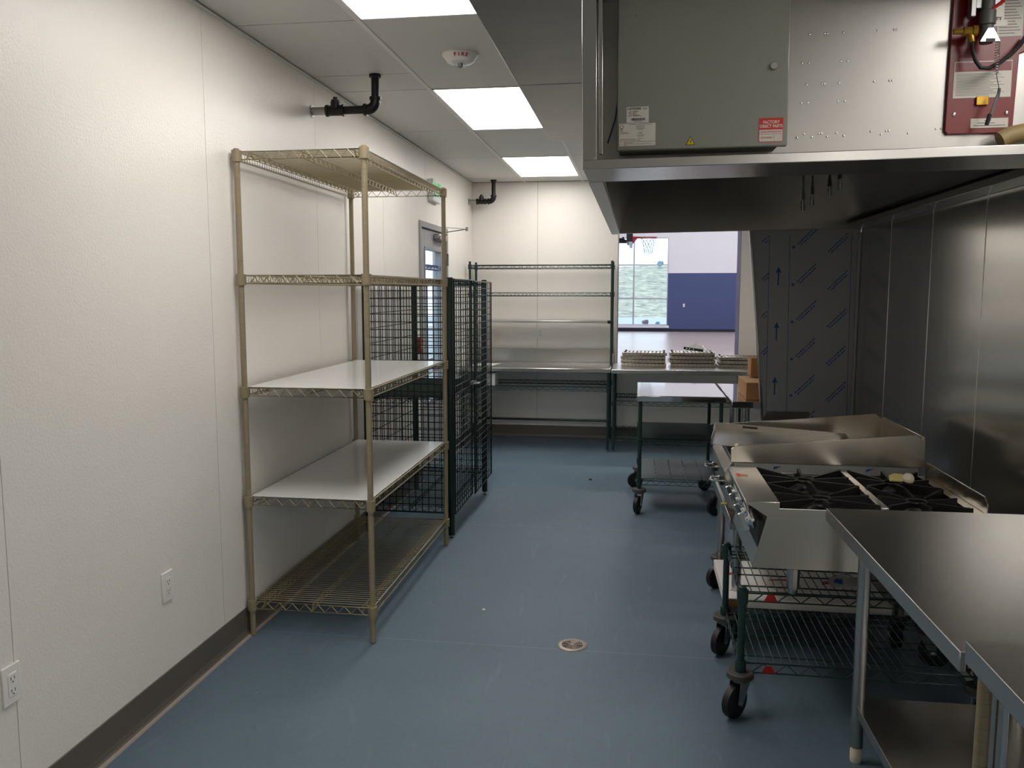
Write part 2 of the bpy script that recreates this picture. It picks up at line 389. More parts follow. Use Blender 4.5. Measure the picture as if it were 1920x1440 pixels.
# cove base
def cove(name, pts, lab, segs):
    o = struct(MB().path([(0, 0, -1), (0, 0, -1.001)], 0.001).build(name, 'base', smooth=False), lab)
    return o
bl = MB()
for a, b in ((RY, DY0), (DY1, BY)):
    bl.prism([(WX, 0), (WX + 0.022, 0), (WX + 0.022, 0.003), (WX + 0.010, 0.012), (WX + 0.005, 0.03), (WX + 0.004, 0.128), (WX, 0.130)], 'y', a, b)
struct(bl.build('baseboard_left', 'base', smooth=False), 'grey brown cove base along the left wall')
tl = MB()  # paler strip stands in for the shiny highlight along the toe
for a, b in ((RY, DY0), (DY1, BY)): tl.prism([(WX + 0.018, 0), (WX + 0.03, 0), (WX + 0.028, 0.006), (WX + 0.018, 0.008)], 'y', a, b)
struct(tl.build('base_highlight', 'highlight_paint', smooth=False), 'thin pale strip painted as the highlight on the cove base toe')
bb = MB().prism([(BY, 0), (BY - 0.022, 0), (BY - 0.022, 0.003), (BY - 0.010, 0.012), (BY - 0.005, 0.03), (BY - 0.004, 0.128), (BY, 0.130)], 'x', WX, RX)
struct(bb.build('baseboard_back', 'base', smooth=False), 'grey brown cove base along the back wall')

# ------------------------------------------------------------------ glazed metal door in the left wall
dr = bpy.data.objects.new('door_1', None); COL.objects.link(dr); dr.location = (WX, (DY0 + DY1) / 2, 0); struct(dr, 'grey metal door with tall glass pane'); O = dr.location
f = MB()
f.box(WX - 0.12, WX + 0.012, DY0, DY0 + 0.05, 0, DZ); f.box(WX - 0.12, WX + 0.012, DY1 - 0.05, DY1, 0, DZ); f.box(WX - 0.12, WX + 0.012, DY0 + 0.05, DY1 - 0.05, DZ - 0.05, DZ)
f.build('door_frame', 'door_frame', dr, O, bev=0.003)
l = MB(); a0, a1, g0, g1 = DY0 + 0.054, DY1 - 0.054, DY0 + 0.215, DY1 - 0.215; x0, x1 = WX - 0.055, WX - 0.01; gz0, gz1 = 0.62, 1.935
l.box(x0, x1, a0, g0, 0.012, DZ - 0.054); l.box(x0, x1, g1, a1, 0.012, DZ - 0.054); l.box(x0, x1, g0, g1, 0.012, gz0); l.box(x0, x1, g0, g1, gz1, DZ - 0.054)
leaf = l.build('door_leaf', 'door_grey', dr, O, bev=0.002)
k = MB()
for (ya, yb, za, zb) in ((g0 - 0.012, g0 + 0.012, gz0, gz1), (g1 - 0.012, g1 + 0.012, gz0, gz1), (g0, g1, gz0 - 0.012, gz0 + 0.012), (g0, g1, gz1 - 0.012, gz1 + 0.012)): k.box(x0 - 0.006, x1 + 0.006, ya, yb, za, zb)
k.build('glazing_bead', 'door_frame', leaf, O)
MB().box(WX - 0.036, WX - 0.030, g0, g1, gz0, gz1).build('glass_pane', 'pane_glass', leaf, O, smooth=False)
MB().box(WX - 0.029, WX - 0.028, g0 + 0.02, g1 - 0.02, 1.752, 1.802).build('blue_band', 'film_ink', leaf, O, smooth=False)
mk = MB()
for i in range(9):
    yy = g0 + 0.05 + i * 0.056; mk.box(WX - 0.028, WX - 0.0275, yy, yy + 0.026 + 0.012 * (i % 3), 1.766, 1.772 + 0.008 * (i % 2))
mk.build('band_marks', 'label_white', leaf, O, smooth=False)
c = MB().box(WX - 0.012, WX + 0.05, 7.20, 7.52, 2.015, 2.07).build('closer_body', 'galv', dr, O, bev=0.012)
MB().bar((WX + 0.03, 7.36, 2.085), (-1.47, 7.22, 2.108), 0.02, 0.006).bar((-1.47, 7.22, 2.108), (WX + 0.03, 7.16, 2.125), 0.018, 0.006).lathe([(0.012, -0.016), (0.012, 0.016)], (-1.47, 7.22, 2.108)).build('closer_arm', 'galv', dr, O)
MB().lathe([(0.02, 0), (0.02, 0.012), (0.011, 0.014), (0.011, 0.05)], (WX - 0.01, a0 + 0.08, 1.0), (1, 0, 0)).bar((WX + 0.035, a0 + 0.08, 1.0), (WX + 0.035, a0 + 0.2, 1.0), 0.016, 0.02).build('lever_handle', 'zinc', leaf, O)
for z in (0.3, 1.1, 1.86): MB().lathe([(0.009, -0.055), (0.009, 0.055)], (WX + 0.018, DY1 - 0.052, z)).build('hinge', 'steel_grey', dr, O)

# outlets and small wall boxes
def outlet(label, base, axis):
    """duplex outlet; base = centre on the wall; axis 'x' faces +x, 'y' faces -y"""
    t = thing('wall_outlet', label, 'outlet', base, group='duplex wall outlets'); o = t.location
    bx, by, bz = base
    def B(m, u0, u1, d0, d1, z0, z1):
        if axis == 'x': m.box(bx + d0, bx + d1, by + u0, by + u1, bz + z0, bz + z1)
        else: m.box(bx + u0, bx + u1, by - d1, by - d0, bz + z0, bz + z1)
        return m
    B(MB(), -0.035, 0.035, 0.0, 0.007, -0.058, 0.058).build('cover_plate', 'white_plastic', t, o, bev=0.003)
    r = B(MB(), -0.0165, 0.0165, 0.006, 0.0095, -0.034, 0.034).build('receptacle', 'white_plastic', t, o, bev=0.0015)
    s = MB()
    for zc in (0.018, -0.018):
        B(s, -0.008, -0.0055, 0.009, 0.0099, zc - 0.003, zc + 0.006); B(s, 0.0055, 0.008, 0.009, 0.0099, zc - 0.003, zc + 0.006); B(s, -0.0025, 0.0025, 0.009, 0.0099, zc - 0.011, zc - 0.007)
    s.build('slots', 'outlet_slot', r, o, smooth=False)
outlet('white duplex outlet low on left wall near the tan shelving', (WX, 2.852, 0.458), 'x')
outlet('white duplex outlet at the very left edge of the picture', (WX, 2.045, 0.458), 'x')
outlet('white duplex outlet above the far counter backsplash', (-1.018, BY, 1.124), 'y')

t = thing('pull_station', 'small dark red alarm box on the wall beside the grey door', 'alarm box', (WX, 6.555, 1.135)); o = t.location
MB().box(WX, WX + 0.045, 6.51, 6.60, 1.07, 1.20).build('housing', 'red_dark', t, o, bev=0.006)
MB().box(WX + 0.044, WX + 0.06, 6.53, 6.58, 1.115, 1.14).build('pull_bar', 'label_white', t, o, bev=0.003)

t = thing('exit_sign', 'white exit sign with green letters above the grey door', 'exit sign', (WX, 7.14, 2.42)); o = t.location
MB().box(WX, WX + 0.045, 6.99, 7.29, 2.33, 2.515).build('housing', 'exit_white', t, o, bev=0.006)
text('letters', 'EXIT', 0.165, 'exit_green', t, o, (WX + 0.0455, 7.14, 2.425), (0, 1, 0), (0, 0, 1), depth=0.001, sx=0.74, bold=0.004)

# gas pipes hanging from the ceiling into the left wall
def gas_pipe(label, x, y, z, sc):
    t = thing('gas_pipe', label, 'pipe', (x, y, CZ), group='black iron pipes from the ceiling'); o = t.location
    R = 0.021 * sc
    MB().tube((x, y, z + 0.03), (x, y, CZ), R, 14).tube((WX + 0.12, y, z), (x - 0.03, y, z), R, 14).build('pipe_run', 'black_iron', t, o)
    arc = [(x - 0.045 + 0.045 * math.sin(q), y, z + 0.045 - 0.045 * math.cos(q)) for q in [i * PI / 2 / 6 for i in range(7)]]
    MB().path([(x - 0.055, y, z)] + arc + [(x, y, z + 0.055)], R * 1.28, 14).lathe([(R * 1.5, -0.008), (R * 1.5, 0.008)], (x - 0.055, y, z), (1, 0, 0)).lathe([(R * 1.5, -0.008), (R * 1.5, 0.008)], (x, y, z + 0.055)).build('elbow', 'black_iron', t, o)
    tx = WX + 0.135
    MB().tube((tx - 0.045, y, z), (tx + 0.045, y, z), R * 1.3, 14).tube((tx, y, z), (tx, y, z + 0.045), R * 1.25, 14).lathe([(R * 1.5, -0.006), (R * 1.5, 0.006)], (tx - 0.045, y, z), (1, 0, 0)).lathe([(R * 1.5, -0.006), (R * 1.5, 0.006)], (tx + 0.045, y, z), (1, 0, 0)).lathe([(R * 1.1, 0.04), (R * 1.1, 0.055), (R * 0.6, 0.055), (R * 0.6, 0.07)], (tx, y, z), n=8).build('tee_fitting', 'black_iron', t, o)
    MB().tube((WX, y, z), (tx - 0.04, y, z), R, 14).lathe([(R * 1.5, 0), (R * 1.5, 0.008)], (WX, y, z), (1, 0, 0)).build('wall_nipple', 'galv', t, o)
    MB().lathe([(R * 1.5, -0.012), (R * 1.5, 0.006)], (x, y, CZ)).build('ceiling_collar', 'black_iron', t, o)
gas_pipe('black iron pipe dropping from ceiling above the tan shelving', -1.396, 4.44, 2.538, 1.0)
gas_pipe('black iron pipe dropping from ceiling in the far left corner', -1.49, 8.72, 2.50, 1.0)

# ceiling fire strobe
sx_, sy_ = -0.868, 4.13
t = thing('fire_strobe', 'white round ceiling fire strobe with red letters', 'fire alarm', (sx_, sy_, CZ)); o = t.location
MB().lathe([(0.088, 0.004), (0.088, -0.004), (0.064, -0.034), (0.056, -0.039), (0.03, -0.04)], (sx_, sy_, CZ), n=36).build('housing', 'white_plastic', t, o)
MB().lathe([(0.028, -0.038), (0.029, -0.048), (0.027, -0.056), (0.018, -0.064), (0.001, -0.066)], (sx_, sy_, CZ), n=24).build('strobe_lens', 'pane_glass', t, o)
MB().lathe([(0.012, -0.04), (0.012, -0.055), (0.006, -0.06)], (sx_, sy_, CZ), n=10).build('flash_tube', 'steel_grey', t, o)
a = math.radians(52)
ringpos = lambda th, r, z: Vector((sx_ + r * math.sin(th), sy_ - r * math.cos(th), CZ + z))
for i, ch in enumerate('FIRE'):
    th = -0.12 + i * 0.24
    p = ringpos(th, 0.0785, -0.0165); xd = Vector((math.cos(th), math.sin(th), 0)); rad = Vector((math.sin(th), -math.cos(th), 0))
    yd = (rad * 0.62 + Vector((0, 0, 0.78))).normalized(); nrm = xd.cross(yd)
    text('letter', ch, 0.024, 'red', t, o, p + nrm * 0.0015, xd, yd, depth=0.0004, bold=0.0008)

# supply plenum beside the hood
t = thing('supply_plenum', 'flat stainless air plenum fixed under the ceiling beside the hood', 'plenum', (-0.38, 4.15, 2.58)); o = t.location
px0, px1 = -0.597, -0.172
MB().box(px0 + 0.006, px1 - 0.002, 2.54, 5.78, 2.587, CZ - 0.002).build('plenum_body', 'ss_hood', t, o, bev=0.003)
for a, b in ((2.535, 4.206), (4.214, 5.787)):
    MB().box(px0, px1, a, b, 2.580, 2.588).build('bottom_panel', 'ss_plenum', t, o, bev=0.003)

# ================================================================== SHELVING BUILDERS
def wire_shelf(parent, org, x0, x1, y0, y1, zt, m, longax='y', pitch=0.025, drop=0.034, wr=0.0018, rr=0.0032, collar=True, name='wire_shelf', collar_r=0.021, ntruss=3, badge=None):
    s = MB()
    zb = zt - drop
    i0, i1, j0, j1 = x0, x1, y0, y1
    for z in (zt, zb): s.path([(i0, j0, z), (i1, j0, z), (i1, j1, z), (i0, j1, z)], rr, 5, closed=True)
    def zig(p, q, n, za, zc):
        P = Vector(p); Q = Vector(q); pts = []
        for k in range(n + 1):
            c = P.lerp(Q, k / n); pts.append((c.x, c.y, za if k % 2 else zc))
        s.path(pts, wr * 1.25, 5)
    if longax == 'y':
        n = max(4, int((i1 - i0 - 0.08) / 0.032)); n += n % 2
        for y in (j0, j1): zig((i0 + 0.04, y, 0), (i1 - 0.04, y, 0), n, zt, zb)
        k = int((j1 - j0) / pitch)
        for q in range(1, k):
            y = j0 + (j1 - j0) * q / k
            s.path([(i0, y, zb), (i0, y, zt + wr), (i1, y, zt + wr), (i1, y, zb)], wr, 4)
        for tq in range(ntruss):
            x = i0 + (i1 - i0) * (0.09 + 0.82 * tq / (ntruss - 1))
            for z in (zt - 0.002, zb + 0.006): s.tube((x, j0, z), (x, j1, z), wr * 1.3, 5)
            n = max(6, int((j1 - j0) / 0.03)); n += n % 2
            zig((x, j0, 0), (x, j1, 0), n, zt - 0.002, zb + 0.006)
    else:
        n = max(4, int((j1 - j0 - 0.08) / 0.032)); n += n % 2
        for x in (i0, i1): zig((x, j0 + 0.04, 0), (x, j1 - 0.04, 0), n, zt, zb)
        k = int((i1 - i0) / pitch)
        for q in range(1, k):
            x = i0 + (i1 - i0) * q / k
            s.path([(x, j0, zt + wr), (x, j1, zt + wr)], wr, 4)
        n = max(6, int((i1 - i0 - 0.08) / 0.04)); n += n % 2
        for y in (j0, j1): zig((i0 + 0.04, y, 0), (i1 - 0.04, y, 0), n, zt, zb)
        for tq in range(ntruss):
            y = j0 + (j1 - j0) * (0.12 + 0.76 * tq / (ntruss - 1))
            for z in (zt - 0.002, zb + 0.006): s.tube((i0, y, z), (i1, y, z), wr * 1.3, 5)
    sh = s.build(name, m, parent, org)
    if collar:
        for x in (x0, x1):
            for y in (y0, y1):
                MB().lathe([(collar_r * 0.7, zb - 0.008), (collar_r * 0.95, zb - 0.008), (collar_r, zt + 0.006), (collar_r * 0.7, zt + 0.0065)], (x, y, 0), n=14).build('collar', m, sh, org)
    return sh

def post(parent, org, x, y, z0, z1, m, r=0.0127, grooves=True, mg=None, cap=True):
    prof = [(r, z0)]
    if grooves:
        z = z0 + 0.05
        while z < z1 - 0.03:
            prof += [(r, z - 0.0006), (r * 0.93, z), (r, z + 0.0006)]; z += 0.0254
    prof += [(r, z1)]
    p = MB().lathe(prof, (x, y, 0), n=12).build('post', m, parent, org)
    if cap: MB().lathe([(r * 1.02, z1 - 0.002), (r * 1.02, z1 + 0.002), (r * 0.8, z1 + 0.004)], (x, y, 0), n=12).build('post_cap', mg or m, p, org)
    return p

def foot(parent, org, x, y, m='zinc', h=0.022):
    MB().lathe([(0.011, 0), (0.012, 0.006), (0.006, 0.009), (0.006, h)], (x, y, 0), n=10).build('leveling_foot', m, parent, org)

def caster(parent, org, x, y, ztop, R=0.0635, yaw=0.0, w=0.034):
    """swivel caster hanging from ztop, wheel on the floor; yaw turns the trailing offset"""
    d = Vector((math.cos(yaw), math.sin(yaw), 0)); a = Vector((-d.y, d.x, 0)); C = Vector((x, y, R)) + d * 0.03
    plate = MB().lathe([(0.03, ztop - 0.016), (0.033, ztop - 0.012), (0.033, ztop - 0.002), (0.012, ztop)], (x, y, 0), n=18)
    for sgn in (-1, 1):
        p0 = Vector((x, y, ztop - 0.016)) + a * sgn * w * 0.72; p1 = C + a * sgn * w * 0.72
        u = [p0 - d * 0.028, p0 + d * 0.03, p1 + d * 0.014, p1 - d * 0.012 - Vector((0, 0, 0.012))]
        plate.slab([v for v in u], 0.003)
        plate.lathe([(0.009, 0), (0.009, 0.006), (0.004, 0.009)], p1, a * sgn, n=10)
    c = plate.build('caster', 'zinc', parent, org)
    MB().lathe([(R * 0.35, -w * .5), (R * 0.8, -w * .42), (R * 0.97, -w * .38), (R, 0), (R * 0.97, w * .38), (R * 0.8, w * .42), (R * 0.35, w * .5)], C, a, n=28).build('wheel', 'rubber', c, org)
    MB().lathe([(0.045, ztop - 0.004), (0.05, ztop), (0.05, ztop + 0.018), (0.045, ztop + 0.022), (0.014, ztop + 0.022)], (x, y, 0), n=22).build('bumper_ring', 'bumper', c, org)
    return c

def badge(parent, org, x, y, z, w=0.05, h=0.026, ny=-1):
    MB().prism([(x - w / 2, z), (x + w / 2, z), (x + w * 0.22, z + h), (x - w * 0.22, z + h)], 'y', y, y + ny * 0.003).build('badge', 'red', parent, org)

# ------------------------------------------------------------------ tan shelving unit
tx0, tx1, ty0, ty1 = -1.722, -1.150, 3.485, 4.955
t = thing('wire_shelving_unit', 'tall tan five tier wire shelving unit against the left wall', 'shelving', ((tx0 + tx1) / 2, (ty0 + ty1) / 2, 0)); o = t.location
for x in (tx0, tx1):
    for y in (ty0, ty1):
        post(t, o, x, y, 0.004, 2.182, 'tan', r=0.0132, mg='tan'); 
for z in (2.172, 1.642, 1.145, 0.648, 0.162):
    wire_shelf(t, o, tx0, tx1, ty0, ty1, z, 'tan', 'y', name='wire_shelf', collar_r=0.0215)
for z, lab in ((1.145, 'white plastic sheet on the third tan shelf, the upper one'), (0.648, 'white plastic sheet on the tan shelf second from the bottom')):
    tag(MB().box(tx0 + 0.012, tx1 - 0.008, ty0 + 0.006, ty1 - 0.006, z + 0.0037, z + 0.0067).build('shelf_liner', 'liner', None, ((tx0 + tx1) / 2, (ty0 + ty1) / 2, z + 0.0037), bev=0.001), lab, 'shelf liner', 'white shelf liners')

# ------------------------------------------------------------------ green security cage
cx0, cx1, cy0, cy1 = -1.700, -1.152, 5.115, 6.30
t = thing('security_cage', 'dark green wire security cage behind the tan shelving', 'cage', ((cx0 + cx1) / 2, (cy0 + cy1) / 2, 0)); o = t.location
for x in (cx0, cx1):
    for y in (cy0, cy1):
        post(t, o, x, y, 0.02, 1.655, 'green_dark', r=0.021, grooves=False); foot(t, o, x, y)
for z in (1.645, 0.90, 0.20): wire_shelf(t, o, cx0, cx1, cy0, cy1, z, 'green_dark', 'y', collar_r=0.02)
def mesh_panel(nm, plane, c, a0, a1, z0, z1, pv, ph, parent=t, r=0.0031):
    m = MB()
    P = (lambda a, z: (a, c, z)) if plane == 'y' else (lambda a, z: (c, a, z))
    n = round((a1 - a0) / pv)
    for i in range(n + 1):
        a = a0 + (a1 - a0) * i / n; m.tube(P(a, z0), P(a, z1), r, 5)
    n = round((z1 - z0) / ph)
    for i in range(n + 1):
        z = z0 + (z1 - z0) * i / n; m.tube(P(a0, z), P(a1, z), r, 5)
    for q, w in (((a0, z0), (a1, z0)), ((a0, z1), (a1, z1)), ((a0, z0), (a0, z1)), ((a1, z0), (a1, z1))): m.tube(P(*q), P(*w), r * 1.8, 6)
    return m.build(nm, 'green_dark', parent, o)
mesh_panel('side_mesh', 'y', cy0 - 0.012, cx0 + 0.016, cx1 - 0.016, 0.165, 1.625, 0.042, 0.048)
mesh_panel('side_mesh', 'y', cy1 + 0.012, cx0 + 0.016, cx1 - 0.016, 0.165, 1.625, 0.042, 0.048)
mesh_panel('back_mesh', 'x', cx0 - 0.014, cy0 + 0.016, cy1 - 0.016, 0.165, 1.625, 0.075, 0.096)
d1 = mesh_panel('cage_door', 'x', cx1 + 0.020, cy0 + 0.03, 5.70, 0.15, 1.648, 0.07, 0.048)
d2 = mesh_panel('cage_door', 'x', cx1 + 0.040, 5.70, cy1 + 0.075, 0.15, 1.640, 0.07, 0.048)
for d, yy, xx in ((d1, 5.695, cx1 + 0.02), (d2, 5.73, cx1 + 0.04)):
    MB().tube((xx, yy, 0.15), (xx, yy, 1.64), 0.006, 8).build('door_stile', 'green_dark', d, o)
MB().box(cx1 + 0.024, cx1 + 0.05, 5.62, 5.72, 0.93, 0.955).path([(cx1 + 0.05, 5.63, 0.94), (cx1 + 0.075, 5.63, 0.94), (cx1 + 0.075, 5.71, 0.94), (cx1 + 0.05, 5.71, 0.94)], 0.005, 8).build('latch', 'zinc', d1, o)

# ================================================================== FAR COUNTERS
CT = 0.822
t = thing('prep_counter', 'stainless counter with backsplash on green posts against back wall', 'counter', (-0.98, 8.5, 0)); o = t.location
ax0, ax1, ay0, ay1 = -1.735, -0.243, 8.12, 8.885
top = MB().box(ax0, ax1, ay0, ay1, CT - 0.04, CT).build('worktop', 'ss_table', t, o, bev=0.006)
MB().box(ax0, ax1, ay1 - 0.02, ay1, CT, CT + 0.145).build('backsplash', 'ss_x', t, o, bev=0.003)
for x in (ax0 + 0.03, ax1 - 0.022):
    for y in (ay0 + 0.04, ay1 - 0.05):
        post(t, o, x, y, 0.02, CT - 0.04, 'green', cap=False); foot(t, o, x, y)
wire_shelf(t, o, ax0 + 0.03, ax1 - 0.022, ay0 + 0.04, ay1 - 0.05, 0.63, 'green', 'x', collar_r=0.019)
MB().tube((ax0 + 0.03, ay1 - 0.05, 0.205), (ax1 - 0.022, ay1 - 0.05, 0.205), 0.0127, 10).build('rear_rail', 'green_dark', t, o)

t = thing('overhead_rack', 'green wire rack with two wire shelves above the far counter', 'rack', (-0.98, 8.7, CT)); o = t.location
for x in (-1.70, -0.25):
    for y in (8.50, 8.83): post(t, o, x, y, CT + 0.001, 1.872, 'green')
for z in (1.838, 1.556): wire_shelf(t, o, -1.70, -0.25, 8.50, 8.83, z, 'green', 'x', collar_r=0.02)
MB().box(-1.70, -0.262, 8.49, 8.84, 1.252, 1.274).build('steel_shelf', 'ss_light', t, o, bev=0.003)
MB().box(-0.29, -0.236, 8.475, 8.525, 1.248, 1.278).build('shelf_clamp', 'rubber', t, o, bev=0.003)
MB().box(-0.262, -0.236, 8.80, 8.86, CT + 0.001, CT + 0.10).build('post_bracket', 'ss_light', t, o, bev=0.002)

t = thing('pass_counter', 'stainless counter under the serving opening, holding stacked filters', 'counter', (0.43, 8.5, 0)); o = t.location
bx0, bx1 = -0.236, 1.10
MB().box(bx0, bx1, ay0, ay1, CT - 0.045, CT - 0.003).build('worktop', 'ss_table', t, o, bev=0.006)
for x in (bx0 + 0.025, bx1 - 0.03):
    for y in (ay0 + 0.04, ay1 - 0.05):
        post(t, o, x, y, 0.02, CT - 0.045, 'green', cap=False); foot(t, o, x, y)
wire_shelf(t, o, bx0 + 0.025, bx1 - 0.03, ay0 + 0.04, ay1 - 0.05, 0.50, 'green', 'x', collar_r=0.019)
wire_shelf(t, o, bx0 + 0.025, bx1 - 0.03, ay0 + 0.04, ay1 - 0.05, 0.15, 'green', 'x', collar_r=0.019, pitch=0.02)

# hood filters stacked on the counter
FW, FD, FH = 0.445, 0.30, 0.029
def make_filter():
    t = thing('grease_filter', 'x', 'filter', (0, 0, 0)); O = (0, 0, 0)
    m = MB()
    m.box(-FW / 2, FW / 2, 0, 0.02, 0, FH); m.box(-FW / 2, FW / 2, FD - 0.02, FD, 0, FH); m.box(-FW / 2, -FW / 2 + 0.02, 0.02, FD - 0.02, 0, FH); m.box(FW / 2 - 0.02, FW / 2, 0.02, FD - 0.02, 0, FH)
    m.build('filter_frame', 'filter_steel', t, O, bev=0.003)
    n = 10
    for i in range(n):
        x = -FW / 2 + 0.03 + (FW - 0.06) * (i + 0.5) / n
        MB().prism([(x - 0.016, 0.006), (x + 0.016, 0.006), (x + 0.013, 0.026), (x - 0.013, 0.026)], 'y', 0.015, FD - 0.015).build('baffle', 'filter_steel', t, O)
    for fx in (-FW / 2 + 0.03, FW / 2 - 0.03):
        for fy_ in (0.03, FD - 0.03): MB().box(fx - 0.01, fx + 0.01, fy_ - 0.01, fy_ + 0.01, FH, 0.0375).build('drop_handle', 'filter_dark', t, O)
    h = MB()
    for i in range(11): h.box(-FW / 2 + 0.03 + i * 0.038 - 0.0035, -FW / 2 + 0.03 + i * 0.038 + 0.0035, -0.001, 0.004, FH * 0.36, FH * 0.64)
    h.build('drain_holes', 'filter_dark', t, O, smooth=False)
    MB().box(-FW / 2 + 0.022, FW / 2 - 0.022, 0.022, FD - 0.022, 0.002, 0.005).build('filter_core', 'filter_dark', t, O, smooth=False)
    return t
proto = make_filter(); first = True
orders = ['bottom', 'second from the bottom', 'third from the bottom', 'top']
for sname, xc, yc, n in (('left stack on the pass counter', 0.085, 8.47, 4), ('middle stack on the pass counter', 0.57, 8.50, 4), ('right stack on the pass counter', 1.05 - 0.02, 8.47, 3)):
    for i in range(n):
        f = proto if first else copy_tree(proto); first = False
        f.location = (xc + random.uniform(-0.018, 0.018), yc + random.uniform(-0.015, 0.015), CT - 0.002 + i * 0.0375); f.rotation_euler = (0, 0, random.uniform(-0.04, 0.04))
        on = orders[i] if i < n - 1 else 'top'
        tag(f, 'steel baffle filter, %s of the %s' % (on, sname), 'filter', 'hood filters stacked on the pass counter')

# bag with a black strip on the middle stack
zt = CT + 4 * 0.0375
t = thing('plastic_bag', 'clear plastic bag with a black slotted strip on the middle filter stack', 'bag', (0.58, 8.62, zt)); o = t.location
bagm = MB(); random.seed(3)
g = [[None] * 9 for _ in range(7)]
vs = []; fs = []
for i in range(7):
    for j in range(9):
        x = 0.48 + 0.26 * j / 8; y = 8.54 + 0.20 * i / 6; e = math.sin(PI * j / 8) * math.sin(PI * i / 6)
        vs.append((x, y, zt + 0.004 + e * (0.035 + random.uniform(0, 0.045))))
for i in range(6):
    for j in range(8): fs.append((i * 9 + j, i * 9 + j + 1, (i + 1) * 9 + j + 1, (i + 1) * 9 + j))
bagm.add(vs, fs).build('bag_film', 'bag', t, o)
MB().bar((0.47, 8.53, zt + 0.035), (0.66, 8.50, zt + 0.012), 0.006, 0.026).build('black_strip', 'rubber', t, o)
sl = MB()
for q in (0.15, 0.3, 0.5):
    p = Vector((0.47, 8.53, zt + 0.035)).lerp(Vector((0.66, 8.50, zt + 0.012)), q); sl.box(p.x - 0.005, p.x + 0.005, p.y - 0.0045, p.y - 0.003, p.z - 0.006, p.z + 0.006)
sl.build('slots', 'label_white', t, o, smooth=False)

pm = MB().slab([(-1.66, 8.30, CT + 0.001), (-1.44, 8.32, CT + 0.001), (-1.385, 8.60, CT + 0.001), (-1.62, 8.58, CT + 0.001)], 0.0012)
tag(pm.build('paper_sheet', 'paper', None, (-1.52, 8.45, CT + 0.001), smooth=False), 'white sheet of paper at the left end of the far counter', 'paper')
t = thing('storage_bin', 'white plastic bin on the wire shelf under the far counter', 'bin', (-1.452, 8.27, 0.634)); o = t.location
m = MB(); A = [(-1.515, 8.19), (-1.39, 8.19), (-1.39, 8.36), (-1.515, 8.36)]
for (xa, ya), (xb, yb) in zip(A, A[1:] + A[:1]): m.bar((xa, ya, 0.695), (xb, yb, 0.695), 0.005, 0.118)
m.box(-1.515, -1.39, 8.19, 8.36, 0.636, 0.641); m.build('bin_body', 'white_plastic', t, o)
MB().path([(-1.518, 8.187, 0.755), (-1.387, 8.187, 0.755), (-1.387, 8.363, 0.755), (-1.518, 8.363, 0.755)], 0.006, 6, closed=True).build('bin_rim', 'white_plastic', t, o)

# ================================================================== ROLLING TABLE + SIDE TABLE + BOXES
RZ = 0.847
t = thing('rolling_table', 'rolling table with mirror bright steel top and green wire shelves', 'cart', (0.32, 6.3, 0)); o = t.location
rx0, rx1, ry0, ry1 = 0.012, 0.622, 5.875, 6.745
MB().box(rx0, rx1, ry0, ry1, RZ - 0.042, RZ).build('worktop', 'ss_mirror', t, o, bev=0.004)
P4 = [(rx0 + 0.025, ry0 + 0.05), (rx1 - 0.028, ry0 + 0.05), (rx0 + 0.025, ry1 - 0.06), (rx1 - 0.045, ry1 - 0.06)]
for i, (x, y) in enumerate(P4):
    post(t, o, x, y, 0.16, RZ - 0.04, 'green', r=0.0135, cap=False)
    caster(t, o, x, y, 0.152, yaw=(-1.9, -2.6, -2.8, -2.4)[i])
qx0, qx1, qy0, qy1 = P4[0][0], P4[1][0], P4[0][1], P4[2][1]
wire_shelf(t, o, qx0, qx1, qy0, qy1, 0.525, 'green', 'x', collar_r=0.02)
wire_shelf(t, o, qx0, qx1, qy0, qy1, 0.235, 'green', 'x', collar_r=0.02)
MB().box(qx0 + 0.01, qx1 - 0.01, qy0 + 0.01, qy1 - 0.01, 0.530, 0.537).build('shelf_mat', 'green_mat', t, o, bev=0.002)
for i in range(5):
    w = (qx1 - qx0 - 0.02) / 5; x = qx0 + 0.01 + i * w
    MB().box(x + 0.003, x + w - 0.003, qy0 + 0.01, qy1 - 0.01, 0.239, 0.246).build('shelf_inlay', 'inlay', t, o, bev=0.002)

t = thing('side_table', 'steel table half hidden behind the film covered panel', 'table', (0.95, 6.2, 0)); o = t.location
MB().box(0.634, 1.31, 5.65, 6.745, RZ - 0.045, RZ).build('worktop', 'ss_mirror', t, o, bev=0.004)
for x, y in ((0.73, 5.75), (0.735, 6.50), (1.24, 5.75), (1.24, 6.60)):
    MB().lathe([(0.016, 0.0), (0.02, 0.05), (0.0206, 0.06), (0.0206, RZ - 0.045)], (x, y, 0), n=16).build('leg', 'ss', t, o)

def carton(name, label, x0, x1, y0, y1, z0, z1, m='card', flaps=True, grp='brown cardboard boxes'):
    t = thing(name, label, 'box', ((x0 + x1) / 2, (y0 + y1) / 2, z0), group=grp); o = t.location
    MB().box(x0, x1, y0, y1, z0 + 0.0005, z1).build('box_body', m, t, o, bev=0.003)
    if flaps:
        ym = (y0 + y1) / 2
        MB().slab([(x0, y0, z1 + 0.001), (x1, y0, z1 + 0.001), (x1, ym - 0.01, z1 + 0.012), (x0, ym - 0.004, z1 + 0.004)], 0.003).build('flap', 'card_light', t, o)
        MB().slab([(x0, ym + 0.004, z1 + 0.004), (x1, ym + 0.01, z1 + 0.01), (x1, y1, z1 + 0.001), (x0, y1, z1 + 0.001)], 0.003).build('flap', 'card_light', t, o)
    return t
carton('cardboard_box', 'torn brown cardboard box standing on the half hidden steel table', 0.737, 0.95, 5.76, 6.22, RZ, 0.958)
carton('cardboard_box', 'brown cardboard box on top of the torn box', 0.797, 0.95, 6.02, 6.20, 0.975, 1.108, flaps=False)

